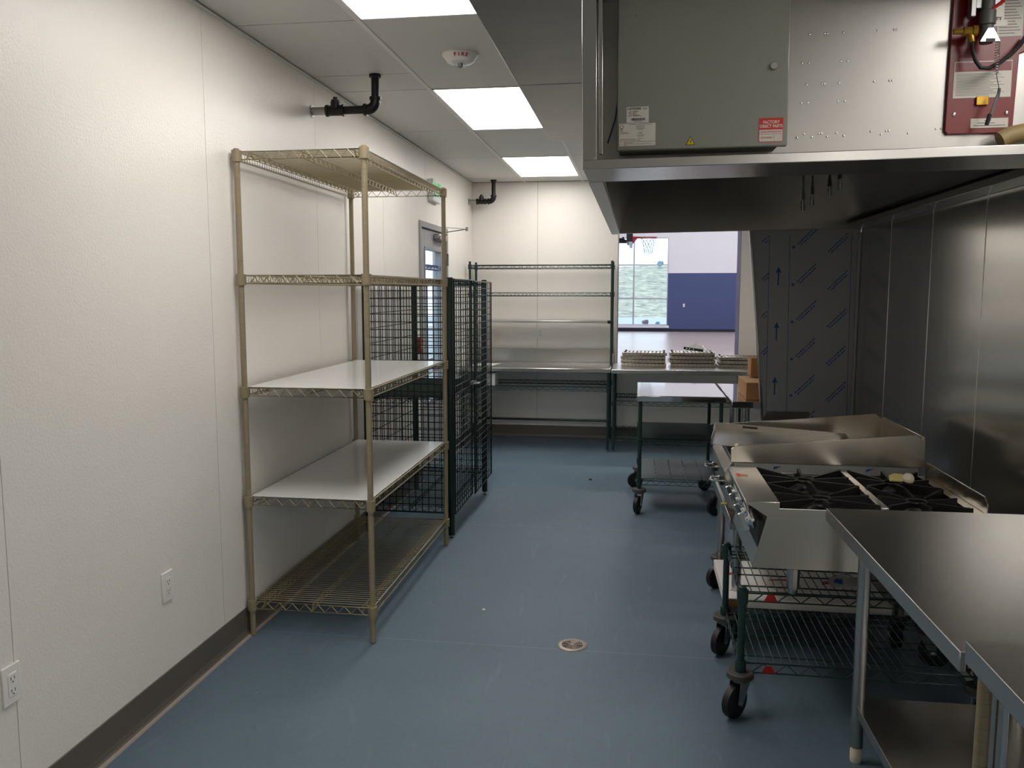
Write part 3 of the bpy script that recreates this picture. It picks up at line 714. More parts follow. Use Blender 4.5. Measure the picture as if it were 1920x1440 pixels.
# ================================================================== FILM COVERED END PANEL
EY = 5.422
t = thing('end_panel', 'tall grey steel end panel in blue printed film under the hood', 'panel', (1.0, EY, 0.02)); o = t.location
MB().prism([(0.684, 1.985), (RX - 0.002, 1.985), (RX - 0.002, 0.02), (0.868, 0.02)], 'y', EY, EY + 0.02).build('panel_sheet', 'film', t, o, bev=0.003)
MB().bar((0.684, EY + 0.008, 1.985), (0.868, EY + 0.005, 0.02), 0.03, 0.012, up=(1, 0, 0)).build('edge_channel', 'ss_hood', t, o, bev=0.002)
MB().prism([(1.325, 1.93), (RX - 0.003, 1.93), (RX - 0.003, 0.02), (1.33, 0.02)], 'y', EY - 0.02, EY - 0.002).build('corner_flashing', 'film', t, o, bev=0.002)
yf = EY - 0.0006
for xa, xb in ((0.804, 0.822), (0.925, 0.948), (1.289, 1.310)):
    MB().slab([(xa, yf, 1.92), (xa + 0.003, yf, 1.92), (xb + 0.003, yf, 0.4), (xb, yf, 0.4)], 0.0004).build('film_line', 'film_ink', t, o, smooth=False)
for zc in (1.668, 1.325, 0.982, 0.64):
    x = 0.866
    MB().prism([(x - 0.004, zc - 0.058), (x + 0.004, zc - 0.058), (x + 0.004, zc + 0.022), (x + 0.018, zc + 0.018), (x, zc + 0.058), (x - 0.018, zc + 0.018), (x - 0.004, zc + 0.022)], 'y', yf, yf - 0.0004).build('film_arrow', 'film_ink', t, o, smooth=False)
random.seed(11)
for ci, (xs, zs) in enumerate(((0.951, 1.845), (1.135, 1.80), (0.74, 1.86))):
    for r in range(6):
        x0, z0 = xs + 0.004 * r, zs - 0.231 * r
        if ci == 0:
            st = MB()
            pts = []
            for q in range(16):
                rr = 0.013 if q % 2 == 0 else 0.006; pts.append((x0 + rr * math.cos(q * PI / 8), z0 + rr * math.sin(q * PI / 8)))
            st.prism(pts, 'y', yf, yf - 0.0004).build('film_star', 'film_ink', t, o, smooth=False)
        m = MB(); d = Vector((0.7, 0, 0.71)); u = Vector((-0.71, 0, 0.7)); b0 = Vector((x0 + 0.026, yf, z0 + 0.014))
        lim = 0.155 if ci < 2 else 0.05
        for row in (0, 1):
            s_ = 0.006 * row
            while s_ < lim - 0.02 * row:
                w = random.uniform(0.005, 0.016)
                p = b0 + d * s_ - u * row * 0.017
                m.slab([p, p + d * w, p + d * w + u * 0.0075, p + u * 0.0075], 0.0004); s_ += w + 0.0045
        if b0.z < 1.9 and b0.z > 0.2 and (ci < 2 or x0 + 0.026 > 0.70 + 0.093 * (1.925 - z0)):
            m.build('film_print', 'film_ink', t, o, smooth=False)

# thin steel sheet standing behind the griddle
t = thing('splash_sheet', 'thin dark steel splash sheet standing behind the griddle', 'panel', (0.80, 4.62, 0)); o = t.location
MB().prism([(0.672, 0.0), (0.92, 0.0), (0.92, 0.934), (0.700, 0.934), (0.672, 0.88)], 'y', 4.60, 4.606).build('sheet', 'ss_hood', t, o)
MB().box(0.672, 0.92, 4.606, 4.68, 0.0, 0.006).build('base_flange', 'ss_hood', t, o)

# ================================================================== EXHAUST HOOD
HZ, hx0, hx1, hy0, hym, hy1 = 1.931, -0.166, RX - 0.004, 2.53, 2.83, 5.42
hood = thing('exhaust_hood', 'large stainless exhaust hood hanging over the cook line', 'hood', (hx0, hym, HZ)); o = hood.location
hood.rotation_euler = (0, -math.radians(0.75), 0)
HT = 2.50
MB().box(hx0, hx0 + 0.02, hym, hy1, HZ + 0.03, HT).build('front_panel', 'ss_hood', hood, o, bev=0.002)
MB().prism([(hx0, HZ), (hx0 + 0.05, HZ), (hx0 + 0.05, HZ + 0.012), (hx0 + 0.02, HZ + 0.035), (hx0, HZ + 0.035)], 'y', hym, hy1).build('front_lip', 'ss_light', hood, o, bev=0.002)
MB().slab([(hx0 + 0.05, hym, HZ + 0.01), (hx0 + 0.05, hy1, HZ + 0.01), (hx0 + 0.19, hy1, HZ + 0.40), (hx0 + 0.19, hym, HZ + 0.40)], 0.004).build('inner_baffle', 'ss_hood', hood, o)
MB().box(hx0 + 0.004, hx1, hy1 - 0.02, hy1, HZ + 0.003, HT).build('end_wall', 'ss_hood', hood, o, bev=0.002)
MB().box(hx1 - 0.02, hx1, hym, hy1, HZ + 0.01, HT).build('rear_panel', 'ss_hood', hood, o)
MB().prism([(hx1 - 0.075, HZ + 0.005), (hx1, HZ - 0.005), (hx1, HZ + 0.04), (hx1 - 0.075, HZ + 0.035)], 'y', hym, hy1).build('rear_gutter', 'ss', hood, o, bev=0.002)
MB().slab([(hx1 - 0.05, hym, HZ + 0.06), (hx1 - 0.05, hy1, HZ + 0.06), (hx0 + 0.75, hy1, HZ + 0.58), (hx0 + 0.75, hym, HZ + 0.58)], -0.006).build('filter_slope', 'ss_hood', hood, o)
MB().box(hx0, hx1, hym, hy1, HT - 0.01, HT).build('top_plate', 'ss_hood', hood, o)
nz = MB()
for (x, y, z) in ((0.827, 4.5, 1.968), (0.871, 4.5, 1.994), (0.955, 4.5, 2.032), (1.005, 4.5, 2.066)):
    n_ = MB().tube((x, y, z + 0.09), (x, y, HT - 0.02), 0.006, 8).lathe([(0.007, 0.05), (0.012, 0.052), (0.012, 0.09), (0.008, 0.092)], (x, y, z), n=8).build('nozzle_pipe', 'chrome', hood, o)
    MB().lathe([(0.010, 0), (0.011, 0.03), (0.008, 0.034), (0.008, 0.052)], (x, y, z), n=12).build('nozzle_tip', 'chrome', n_, o)
# utility cabinet on the near end
uc = MB().box(hx0 + 0.002, hx1, hym - 0.03, hym - 0.022, HZ + 0.028, HT).build('cabinet_back', 'ss_panel', hood, o)
MB().box(hx0, hx0 + 0.043, hy0, hy0 + 0.02, HZ + 0.026, HT).box(hx0, hx0 + 0.012, hy0 + 0.02, hym, HZ + 0.026, HT).box(hx0 + 0.047, hx0 + 0.06, hy0 + 0.014, hy0 + 0.03, HZ + 0.045, HT).build('cabinet_post', 'ss', hood, o, bev=0.002)
MB().box(hx0, hx1, hy0, hy0 + 0.014, HZ, HZ + 0.028).build('cabinet_rail', 'ss', hood, o, bev=0.002)
MB().slab([(hx0 + 0.002, hy0 + 0.012, HZ + 0.001), (hx1, hy0 + 0.012, HZ + 0.001), (hx1, hym, HZ + 0.001), (hx0 + 0.002, hym, HZ + 0.001)], 0.005).build('cabinet_floor', 'ss_hood', hood, o, bev=0.001)
MB().box(hx0, hx1, hy0, hym, HT - 0.012, HT).build('cabinet_top', 'ss_hood', hood, o)
rv = MB(); random.seed(5); yb = hym - 0.0315
for zr, xs in ((2.355, (0.52, 0.565, 0.573, 0.62, 0.72, 0.768, 0.776)), (2.27, (0.50, 0.52, 0.615, 0.635)), (2.205, (0.515, 0.56, 0.568, 0.612, 0.715, 0.76, 0.768)), (2.15, (0.50, 0.52, 0.61, 0.63)),
               (2.055, (0.51, 0.555, 0.563, 0.608, 0.71, 0.755, 0.763, 0.90, 0.915, 0.965)), (2.045, (0.49, 0.535, 0.58, 0.63, 0.74, 0.82))):
    for x in xs: rv.lathe([(0.0036, 0), (0.003, 0.0015), (0.0012, 0.0024)], (x, yb + 0.0015, zr), (0, -1, 0), n=8)
rv.build('rivets', 'chrome', hood, o)
MB().path([(-0.01, 2.66, 2.40), (-0.035, 2.68, 2.38), (-0.052, 2.72, 2.30), (-0.062, 2.74, 2.20), (-0.075, 2.76, 2.12), (-0.10, 2.79, 2.05)], 0.0022, 6).build('blue_wire', 'blue_wire', hood, o)

# control box on the cabinet back
kx0, kx1, ky0, ky1, kz0, kz1 = -0.069, 0.437, 2.66, 2.797, 2.005, 2.475
t = thing('control_box', 'grey steel control box with labels mounted in the hood cabinet', 'control box', ((kx0 + kx1) / 2, ky1, kz0)); o = t.location
t.rotation_euler = (0, -math.radians(0.35), 0)
MB().box(kx0 + 0.006, kx1 - 0.02, ky0 + 0.02, ky1, kz0 + 0.006, kz1 - 0.006).build('enclosure', 'grey_dark', t, o, bev=0.003)
MB().box(kx0, kx1, ky0, ky0 + 0.018, kz0, kz1).build('box_door', 'grey_paint', t, o, bev=0.004)
MB().lathe([(0.0115, 0), (0.0115, 0.005), (0.0095, 0.008)], (kx1 - 0.045, ky0, kz0 + 0.232), (0, -1, 0), n=18).build('latch_knob', 'galv', t, o)
def plate(nm, x0, x1, z0, z1, m, par=t, y=ky0, d=0.0006, org=o): return MB().box(x0, x1, y - d, y, z0, z1).build(nm, m, par, org, smooth=False)
yl = ky0 - 0.0006
l1 = plate('rating_label', kx0 + 0.029, kx0 + 0.096, kz0 + 0.083, kz0 + 0.130, 'label_white')
text('lettering', 'CAPTIVEAIRE', 0.0098, 'ink', l1, o, (kx0 + 0.052, yl - 0.0003, kz0 + 0.1245), (1, 0, 0), (0, 0, 1), depth=0.0001, sx=0.72, bold=0.0002)
m = MB(); random.seed(2)
for i, (wl_, wr_) in enumerate(((0.006, 0.019), (0.011, 0.014), (0.01, 0.008), (0.005, 0.019), (0.012, 0.026))):
    z = kz0 + 0.1165 - i * 0.0035; m.box(kx0 + 0.044 - wl_, kx0 + 0.044, yl - 0.0003, yl, z, z + 0.0013); m.box(kx0 + 0.047, kx0 + 0.047 + wr_, yl - 0.0003, yl, z, z + 0.0013)
m.box(kx0 + 0.077, kx0 + 0.092, yl - 0.0003, yl, kz0 + 0.1250, kz0 + 0.1262); m.box(kx0 + 0.077, kx0 + 0.092, yl - 0.0003, yl, kz0 + 0.1215, kz0 + 0.1225)
x = kx0 + 0.043
while x < kx0 + 0.084:
    w = random.choice((0.0004, 0.0008, 0.0013)); m.box(x, x + w, yl - 0.0003, yl, kz0 + 0.089, kz0 + 0.0965); x += w + random.choice((0.0004, 0.0008))
m.box(kx0 + 0.05, kx0 + 0.077, yl - 0.0003, yl, kz0 + 0.0862, kz0 + 0.0873)
m.build('print', 'ink', l1, o, smooth=False)
l2 = plate('listing_label', kx0 + 0.006, kx0 + 0.118, kz0 + 0.013, kz0 + 0.082, 'label_white')
m = MB(); X = kx0 + 0.006; Z = kz0 + 0.013; W = 0.112; Hh = 0.069
for (a, b, c_, d_) in ((0, W, 0, 0.0008), (0, W, Hh - 0.0008, Hh), (0, 0.0008, 0, Hh), (W - 0.0008, W, 0, Hh)): m.box(X + a, X + b, yl - 0.0003, yl, Z + c_, Z + d_)
for (a, b, zz) in ((0.03, 0.10, 0.064), (0.052, 0.078, 0.0595), (0.052, 0.078, 0.056), (0.052, 0.078, 0.052), (0.056, 0.074, 0.048), (0.058, 0.073, 0.040), (0.06, 0.07, 0.0365), (0.055, 0.076, 0.0325), (0.055, 0.075, 0.029),
                   (0.058, 0.074, 0.022), (0.003, 0.013, 0.051), (0.005, 0.012, 0.048), (0.003, 0.012, 0.045), (0.003, 0.027, 0.0415), (0.003, 0.031, 0.0375), (0.003, 0.05, 0.0205), (0.003, 0.066, 0.017), (0.003, 0.01, 0.0125), (0.014, 0.109, 0.0125), (0.014, 0.045, 0.0092), (0.003, 0.01, 0.0058), (0.014, 0.10, 0.0058), (0.014, 0.026, 0.0028)):
    m.box(X + a, X + b, yl - 0.0003, yl, Z + zz, Z + zz + 0.0013)
m.build('print', 'ink_grey', l2, o, smooth=False)
MB().lathe([(0.0062, 0), (0.0062, 0.0003), (0.0045, 0.0003), (0.0045, 0)], (X + 0.009, yl, Z + 0.0585), (0, -1, 0), n=20, close=False).build('round_mark', 'ink_grey', l2, o, smooth=False)
l3 = plate('parts_label', kx1 - 0.083, kx1 - 0.013, kz0 + 0.013, kz0 + 0.083, 'label_white')
MB().box(kx1 - 0.083, kx1 - 0.013, yl - 0.0003, yl, kz0 + 0.049, kz0 + 0.083).build('red_field', 'label_red', l3, o, smooth=False)
text('lettering', 'FACTORY', 0.0125, 'label_white', l3, o, (kx1 - 0.048, yl - 0.0006, kz0 + 0.0705), (1, 0, 0), (0, 0, 1), depth=0.0001, bold=0.0003, sx=0.86)
text('lettering', 'DIRECT PARTS', 0.0125, 'label_white', l3, o, (kx1 - 0.048, yl - 0.0006, kz0 + 0.0585), (1, 0, 0), (0, 0, 1), depth=0.0001, bold=0.0003, sx=0.82)
text('lettering', 'STORE.CAPTIVEAIRE.COM', 0.0062, 'label_red', l3, o, (kx1 - 0.048, yl - 0.0004, kz0 + 0.0425), (1, 0, 0), (0, 0, 1), depth=0.0001, sx=0.85)
text('lettering', 'CAPTIVEAIRE', 0.0075, 'label_red', l3, o, (kx1 - 0.061, yl - 0.0004, kz0 + 0.0255), (1, 0, 0), (0, 0, 1), depth=0.0001, sx=0.78)
m = MB(); m.box(kx1 - 0.083, kx1 - 0.013, yl - 0.0003, yl, kz0 + 0.036, kz0 + 0.0368); m.box(kx1 - 0.039, kx1 - 0.0384, yl - 0.0003, yl, kz0 + 0.014, kz0 + 0.036)
m.box(kx1 - 0.083, kx1 - 0.013, yl - 0.0003, yl, kz0 + 0.013, kz0 + 0.0145); m.box(kx1 - 0.083, kx1 - 0.0818, yl - 0.0003, yl, kz0 + 0.013, kz0 + 0.05); m.box(kx1 - 0.0142, kx1 - 0.013, yl - 0.0003, yl, kz0 + 0.013, kz0 + 0.05)
m.build('red_rules', 'label_red', l3, o, smooth=False)
xc = kx0 + 0.222
w_ = MB().prism([(xc - 0.0145, kz0 + 0.011), (xc + 0.0145, kz0 + 0.011), (xc, kz0 + 0.038)], 'y', ky0 - 0.0008, ky0).build('warning_triangle', 'ink', t, o, smooth=False)
MB().prism([(xc - 0.0118, kz0 + 0.0126), (xc + 0.0118, kz0 + 0.0126), (xc, kz0 + 0.0345)], 'y', ky0 - 0.0011, ky0 - 0.0006).build('yellow_field', 'yellow', w_, o, smooth=False)
MB().prism([(xc + 0.0005, kz0 + 0.028), (xc - 0.0025, kz0 + 0.0205), (xc - 0.0003, kz0 + 0.0208), (xc - 0.001, kz0 + 0.0145), (xc + 0.0028, kz0 + 0.0225), (xc + 0.0006, kz0 + 0.0222), (xc + 0.002, kz0 + 0.0275)], 'y', ky0 - 0.0014, ky0 - 0.001).build('lightning_mark', 'ink', w_, o, smooth=False)

# fire suppression release unit
fy = 2.798
t = thing('fire_suppression_unit', 'red plate with release valve, spring and hose beside the control box', 'fire suppression', (1.02, fy, 2.05)); o = t.location
MB().prism([(0.928, 2.05), (1.105, 2.05), (1.112, 2.06), (1.118, 2.28), (1.24, 2.33), (1.24, 2.48), (0.925, 2.48), (0.920, 2.06)], 'y', fy - 0.012, fy).build('red_plate', 'red_plate', t, o, bev=0.002)
yp = fy - 0.0122
def lp(nm, x0, x1, z0, z1, m, d=0.001): return MB().box(x0, x1, yp - d, yp, z0, z1).build(nm, m, t, o, smooth=False)
a_ = lp('clear_label', 0.937, 1.100, 2.155, 2.262, 'label_white')
m = MB()
for i in range(16): m.box(0.944, 1.04 + 0.05 * ((i * 7) % 5) / 5, yp - 0.0013, yp - 0.001, 2.162 + i * 0.0042, 2.1632 + i * 0.0042)
m.build('print', 'ink_grey', a_, o, smooth=False)
MB().box(0.94, 1.098, yp - 0.0014, yp - 0.001, 2.232, 2.259).build('red_band', 'red_plate', a_, o, smooth=False)
a_ = lp('instruction_label', 1.05, 1.122, 2.33, 2.46, 'label_white')
m = MB()
for i in range(14): m.box(1.056, 1.10 + 0.016 * ((i * 3) % 4) / 3, yp - 0.0013, yp - 0.001, 2.338 + i * 0.0085, 2.340 + i * 0.0085)
m.build('print', 'ink_grey', a_, o, smooth=False)
a_ = lp('maker_label', 0.992, 1.098, 2.066, 2.094, 'label_white')
m = MB()
for i, (p, q) in enumerate(((1.0, 1.09), (1.01, 1.06), (1.03, 1.05))): m.box(p, q, yp - 0.0013, yp - 0.001, 2.072 + i * 0.0075, 2.0735 + i * 0.0075)
m.build('print', 'ink', a_, o, smooth=False)
for x in (0.943, 1.092): MB().lathe([(0.006, 0), (0.005, 0.003), (0.002, 0.004)], (x, yp, 2.108), (0, -1, 0), n=12).build('bolt', 'chrome', t, o)
V = fy - 0.06
MB().box(0.962, 1.045, V, V + 0.035, 2.40, 2.47).box(0.955, 0.97, V - 0.01, V + 0.02, 2.375, 2.45).build('valve_bracket', 'steel_grey', t, o, bev=0.002)
MB().lathe([(0.018, 0), (0.018, 0.05), (0.023, 0.052), (0.023, 0.09), (0.018, 0.092), (0.018, 0.13)], (1.005, V, 2.30), n=16).build('valve_body', 'grey_dark', t, o)
MB().lathe([(0.009, -0.005), (0.009, 0.02), (0.013, 0.022), (0.013, 0.045), (0.016, 0.047), (0.016, 0.06)], (0.918, V, 2.337), (1, 0, 0), n=8).tube((0.958, V, 2.337), (0.966, V, 2.305), 0.009, 10).build('brass_fitting', 'brass', t, o)
MB().prism([(0.978, 2.298), (1.032, 2.298), (1.012, 2.335), (0.998, 2.335)], 'y', V - 0.03, V - 0.027).build('chrome_cover', 'chrome', t, o)
MB().box(0.993, 1.018, V - 0.0315, V - 0.03, 2.296, 2.306).build('cover_slot', 'rubber', t, o)
text('letter', 'C', 0.016, 'ink', t, o, (1.005, V - 0.0304, 2.321), (1, 0, 0), (0, 0, 1), depth=0.0002)
hp = [(0.966, V, 2.31), (0.968, V - 0.005, 2.28), (0.975, V - 0.01, 2.25), (0.99, V - 0.012, 2.228), (1.012, V - 0.012, 2.226), (1.04, V - 0.008, 2.24), (1.075, V, 2.265), (1.105, V + 0.015, 2.295), (1.125, V + 0.03, 2.325)]
MB().path(hp, 0.0058, 10).build('hose', 'hose_black', t, o)
sp = [(1.030 + 0.006 * math.cos(q), V - 0.02 + 0.006 * math.sin(q), 2.30 - 0.0026 * q / 2.2) for q in [i * 0.7 for i in range(110)]]
MB().path(sp, 0.0011, 4).build('spring', 'steel_grey', t, o)
MB().tube((1.030, V - 0.02, 2.212), (1.045, V - 0.01, 2.165), 0.0012, 6).bar((1.046, V - 0.01, 2.168), (1.042, V - 0.012, 2.14), 0.004, 0.008).bar((1.042, V - 0.012, 2.15), (1.018, V - 0.02, 2.075), 0.004, 0.008).build('release_lever', 'zinc', t, o)
MB().tube((1.020, V - 0.02, 2.092), (1.012, V - 0.022, 2.062), 0.0058, 10).build('lever_grip', 'hose_black', t, o)
MB().box(1.002, 1.036, yp - 0.01, yp, 2.132, 2.157).build('brass_tab', 'brass', t, o, bev=0.001)
MB().box(1.018, 1.042, V - 0.012, V - 0.004, 2.37, 2.402).build('indicator_tag', 'label_white', t, o); MB().tube((1.01, V - 0.015, 2.392), (1.042, V - 0.015, 2.414), 0.005, 8).build('red_lever', 'red', t, o)
MB().box(1.04, 1.048, V - 0.006, V, 2.36, 2.46).box(1.02, 1.058, V - 0.008, V - 0.004, 2.345, 2.362).box(1.048, 1.075, V - 0.006, V, 2.42, 2.44).build('white_clips', 'label_white', t, o)
MB().path([(1.06, 2.74, 2.02), (1.09, 2.74, 2.035), (1.14, 2.735, 2.045), (1.25, 2.72, 2.05), (1.33, 2.70, 2.05)], 0.026, 14).build('tan_hose', 'tan_pipe', t, o)

# ================================================================== GREEN LOW CART (under the hotplate)
gx0, gx1, gy0, gy1 = 0.402, 1.235, 3.065, 3.615
t = thing('low_wire_cart', 'low green wire cart on casters carrying the burner range', 'cart', ((gx0 + gx1) / 2, (gy0 + gy1) / 2, 0)); o = t.location
for i, (x, y) in enumerate(((gx0, gy0), (gx1, gy0), (gx0, gy1), (gx1, gy1))):
    post(t, o, x, y, 0.165, 0.492, 'green', r=0.0135); caster(t, o, x, y, 0.150, yaw=(-2.3, -2.0, -2.2, -0.4)[i])
for z in (0.478, 0.205):
    s_ = wire_shelf(t, o, gx0, gx1, gy0, gy1, z, 'green', 'x', pitch=0.03, drop=0.036, collar_r=0.021, wr=0.0023)
    badge(s_, o, gx0 + 0.10, gy0 - 0.004, z - 0.033)

# ================================================================== BURNER RANGE (hotplate)
ry0_, ry1_ = 2.992, 3.600
t = thing('burner_range', 'stainless four burner countertop range with black grates', 'range', (0.8, 3.3, 0.481)); o = t.location
side = [(0.420, 0.592), (0.468, 0.780), (0.415, 0.815), (0.393, 0.825), (0.393, 0.834), (0.510, 0.834), (0.510, 0.812), (1.190, 0.812), (1.190, 0.592)]
for y in (ry0_, ry1_ - 0.006):
    MB().prism(side, 'y', y, y + 0.006).build('side_panel', 'ss_dull', t, o, bev=0.0015)
MB().prism([(0.423, 0.595), (0.470, 0.782), (0.418, 0.812), (0.396, 0.826), (0.396, 0.832), (0.500, 0.832), (0.500, 0.822), (0.42, 0.815), (0.482, 0.782), (0.436, 0.598)], 'y', ry0_ + 0.006, ry1_ - 0.006).build('control_panel', 'ss_dull', t, o, bev=0.001)
MB().prism([(0.393, 0.820), (0.393, 0.834), (0.510, 0.834), (0.510, 0.775), (0.503, 0.775), (0.503, 0.829), (0.400, 0.829), (0.400, 0.820)], 'y', ry0_ + 0.002, ry1_ - 0.002).build('front_ledge', 'ss_light', t, o, bev=0.0015)
MB().box(0.44, 1.185, ry0_ + 0.006, ry1_ - 0.006, 0.60, 0.762).build('burner_box', 'dark_tray', t, o)
MB().box(0.425, 1.188, ry0_ + 0.007, ry1_ - 0.007, 0.590, 0.60).build('bottom_pan', 'ss_hood', t, o)
MB().box(1.155, 1.190, ry0_, ry1_, 0.60, 0.816).build('rear_ledge', 'ss_dull', t, o)
MB().prism([(ry0_, 0.80), (ry1_ + 0.02, 0.80), (ry1_ + 0.02, 0.872), (ry0_ + 0.03, 0.872), (ry0_, 0.85)], 'x', 1.192, 1.197).build('rear_guard', 'ss_dull', t, o, bev=0.001)
MB().box(0.851, 0.877, ry0_ + 0.004, ry1_ - 0.006, 0.800, 0.826).build('divider_bar', 'ss_light', t, o, bev=0.002)
for gxa, gxb in ((0.514, 0.848), (0.880, 1.150)):
    for yc in (3.148, 3.447):
        g = MB(); xc, hw, hd = (gxa + gxb) / 2, (gxb - gxa) / 2, 0.145; ztop = 0.834
        for dx, dy in ((1, 0), (-1, 0), (0, 1), (0, -1), (1, 1), (1, -1), (-1, 1), (-1, -1)):
            p = Vector((xc + dx * 0.032, yc + dy * 0.032, 0)); q = Vector((xc + dx * hw, yc + dy * hd, 0)); d = (q - p).normalized(); n_ = Vector((-d.y, d.x, 0)) * 0.005
            lo, mi, hi = 0.785, ztop - 0.012, ztop
            pts = [(p, 0.812), (p, mi), (q, hi), (q, lo), (q - d * 0.02, lo)]
            A_ = [tuple((w + n_).to_2d()) + (z,) for w, z in pts]; B_ = [tuple((w - n_).to_2d()) + (z,) for w, z in pts]
            g.add(A_ + B_, [(0, 1, 2, 3, 4), (9, 8, 7, 6, 5)] + [(i, (i + 1) % 5, 5 + (i + 1) % 5, 5 + i) for i in range(5)])
        ring = [(xc + 0.036 * math.cos(q), yc + 0.036 * math.sin(q), 0.816) for q in [i * PI / 8 for i in range(16)]]
        g.path(ring, 0.006, 6, closed=True)
        for ys in (-1, 1): g.box(gxa, gxb, yc + ys * hd - 0.005, yc + ys * hd + 0.005, 0.785, 0.803)
        gr = g.build('grate', 'cast_iron', t, o)
        MB().lathe([(0.045, 0.762), (0.045, 0.775), (0.03, 0.785), (0.012, 0.788)], (xc, yc, 0), n=20).build('burner_head', 'black_iron', gr, o)
nd = Vector((-0.63, 0, -0.78)).normalized()     # the control panel leans forward over the knobs
nd = Vector((-0.55, 0, -0.83)); nd = Vector((-0.83, 0, -0.30)).normalized()
for y in (3.085, 3.215, 3.385, 3.515):
    b0 = Vector((0.448, y, 0.752))
    kb = MB().lathe([(0.038, 0.0), (0.039, 0.010), (0.034, 0.014)], b0, nd, n=24).build('knob_skirt', 'hose_black', t, o)
    kk = MB().lathe([(0.034, 0.012), (0.034, 0.026), (0.022, 0.032), (0.021, 0.044)], b0, nd, n=20)
    w = b0 + nd * 0.05; u = nd.cross(Vector((0, 1, 0))).normalized()
    kk.bar(w - u * 0.035, w + u * 0.035, 0.016, 0.026, up=tuple(nd))
    kk.build('knob', 'chrome', kb, o, bev=0.002)
for x in (0.575, 1.10):
    for y in (3.05, 3.54):
        MB().lathe([(0.014, 0.4845), (0.017, 0.490), (0.018, 0.505), (0.023, 0.508), (0.0245, 0.55), (0.0245, 0.590)], (x, y, 0), n=10).build('foot', 'ss', t, o)
lb = MB().box(0.412, 0.428, 3.40, 3.455, 0.834, 0.8346).build('red_tape', 'label_red', t, o, smooth=False)
MB().box(0.429, 0.455, 3.40, 3.445, 0.834, 0.8346).build('tape_label', 'card_light', t, o, smooth=False)

t = thing('packing_scrap', 'cream cap and yellowed tape scrap lying on the rear grate', 'scrap', (1.03, 3.40, 0.832)); o = t.location
random.seed(4)
m = MB().lathe([(0.001, 0.038), (0.012, 0.035), (0.02, 0.026), (0.023, 0.014), (0.02, 0.004), (0.012, 0.0)], (1.052, 3.385, 0.834), (0.15, -0.1, 1), n=14); m.build('cap', 'cream', t, o)
MB().slab([(0.985, 3.38, 0.836), (1.03, 3.365, 0.838), (1.04, 3.40, 0.858), (1.01, 3.42, 0.856), (0.99, 3.41, 0.848)], 0.008).build('tape_piece', 'cream2', t, o, bev=0.003)

# ================================================================== GRIDDLE ON ITS STAND
t = thing('equipment_stand', 'stainless equipment stand on casters under the griddle', 'stand', (0.8, 4.05, 0)); o = t.location
ez = 0.60
MB().prism([(0.412, ez - 0.05), (0.412, ez), (0.418, ez), (0.418, ez - 0.02), (1.20, ez - 0.02), (1.20, ez - 0.05)], 'y', 3.625, 4.50).build('stand_top', 'ss', t, o, bev=0.002)
for i, (x, y) in enumerate(((0.462, 3.75), (0.462, 4.45), (1.16, 3.75), (1.16, 4.45))):
    MB().lathe([(0.0206, 0.16), (0.0206, ez - 0.05)], (x, y, 0), n=18).build('leg', 'ss', t, o); caster(t, o, x, y, 0.152, yaw=(1.9, -2.4, 1.6, -0.6)[i])
MB().box(0.44, 1.18, 3.67, 4.47, 0.165, 0.19).build('undershelf', 'ss_hood', t, o, bev=0.003)
t2 = MB().box(0.398, 0.47, 3.86, 3.872, ez + 0.001, ez + 0.006)
tag(t2.build('yellow_strap', 'yellow', None, (0.43, 3.866, ez + 0.001), bev=0.001), 'yellow plastic strap across the front of the equipment stand', 'strap')

t = thing('white_carton', 'flat white carton with red print on the stand shelf', 'box', (0.75, 4.0, 0.19)); o = t.location
MB().box(0.402, 1.10, 3.645, 4.18, 0.1905, 0.236).build('carton_body', 'carton_white', t, o, bev=0.003)
for (x, y, w, h) in ((0.44, 3.95, 0.05, 0.05), (0.43, 3.74, 0.07, 0.02), (0.62, 3.90, 0.10, 0.03), (0.86, 3.88, 0.06, 0.06)):
    MB().prism([(x, y), (x + w, y + h * 0.3), (x + w * 0.9, y + h), (x + w * 0.2, y + h * 0.7)], 'z', 0.236, 0.2364).build('red_print', 'red', t, o, smooth=False)
MB().box(0.405, 0.50, 3.6435, 3.6445, 0.193, 0.233).build('brown_patch', 'card', t, o, smooth=False)

t = thing('parts_bag', 'clear bag of small parts on the upper shelf of the low green cart', 'bag', (0.78, 3.2, 0.482)); o = t.location
t.location = (0.80, 3.20, 0.482); o = t.location
random.seed(9); m = MB()
vs = []; fs = []
for i in range(7):
    for j in range(8):
        e = math.sin(PI * j / 7) * math.sin(PI * i / 6); vs.append((0.73 + 0.13 * j / 7, 3.13 + 0.12 * i / 6, 0.485 + e * (0.02 + random.uniform(0, 0.03))))
for i in range(6):
    for j in range(7): fs.append((i * 8 + j, i * 8 + j + 1, (i + 1) * 8 + j + 1, (i + 1) * 8 + j))
m.add(vs, fs).build('bag_film', 'bag', t, o)
MB().lathe([(0.018, 0), (0.02, 0.012), (0.012, 0.02)], (0.765, 3.17, 0.485), n=12).build('blue_cap', 'film_ink', t, o); MB().box(0.79, 0.84, 3.16, 3.20, 0.485, 0.505).build('part', 'green_dark', t, o, bev=0.004)

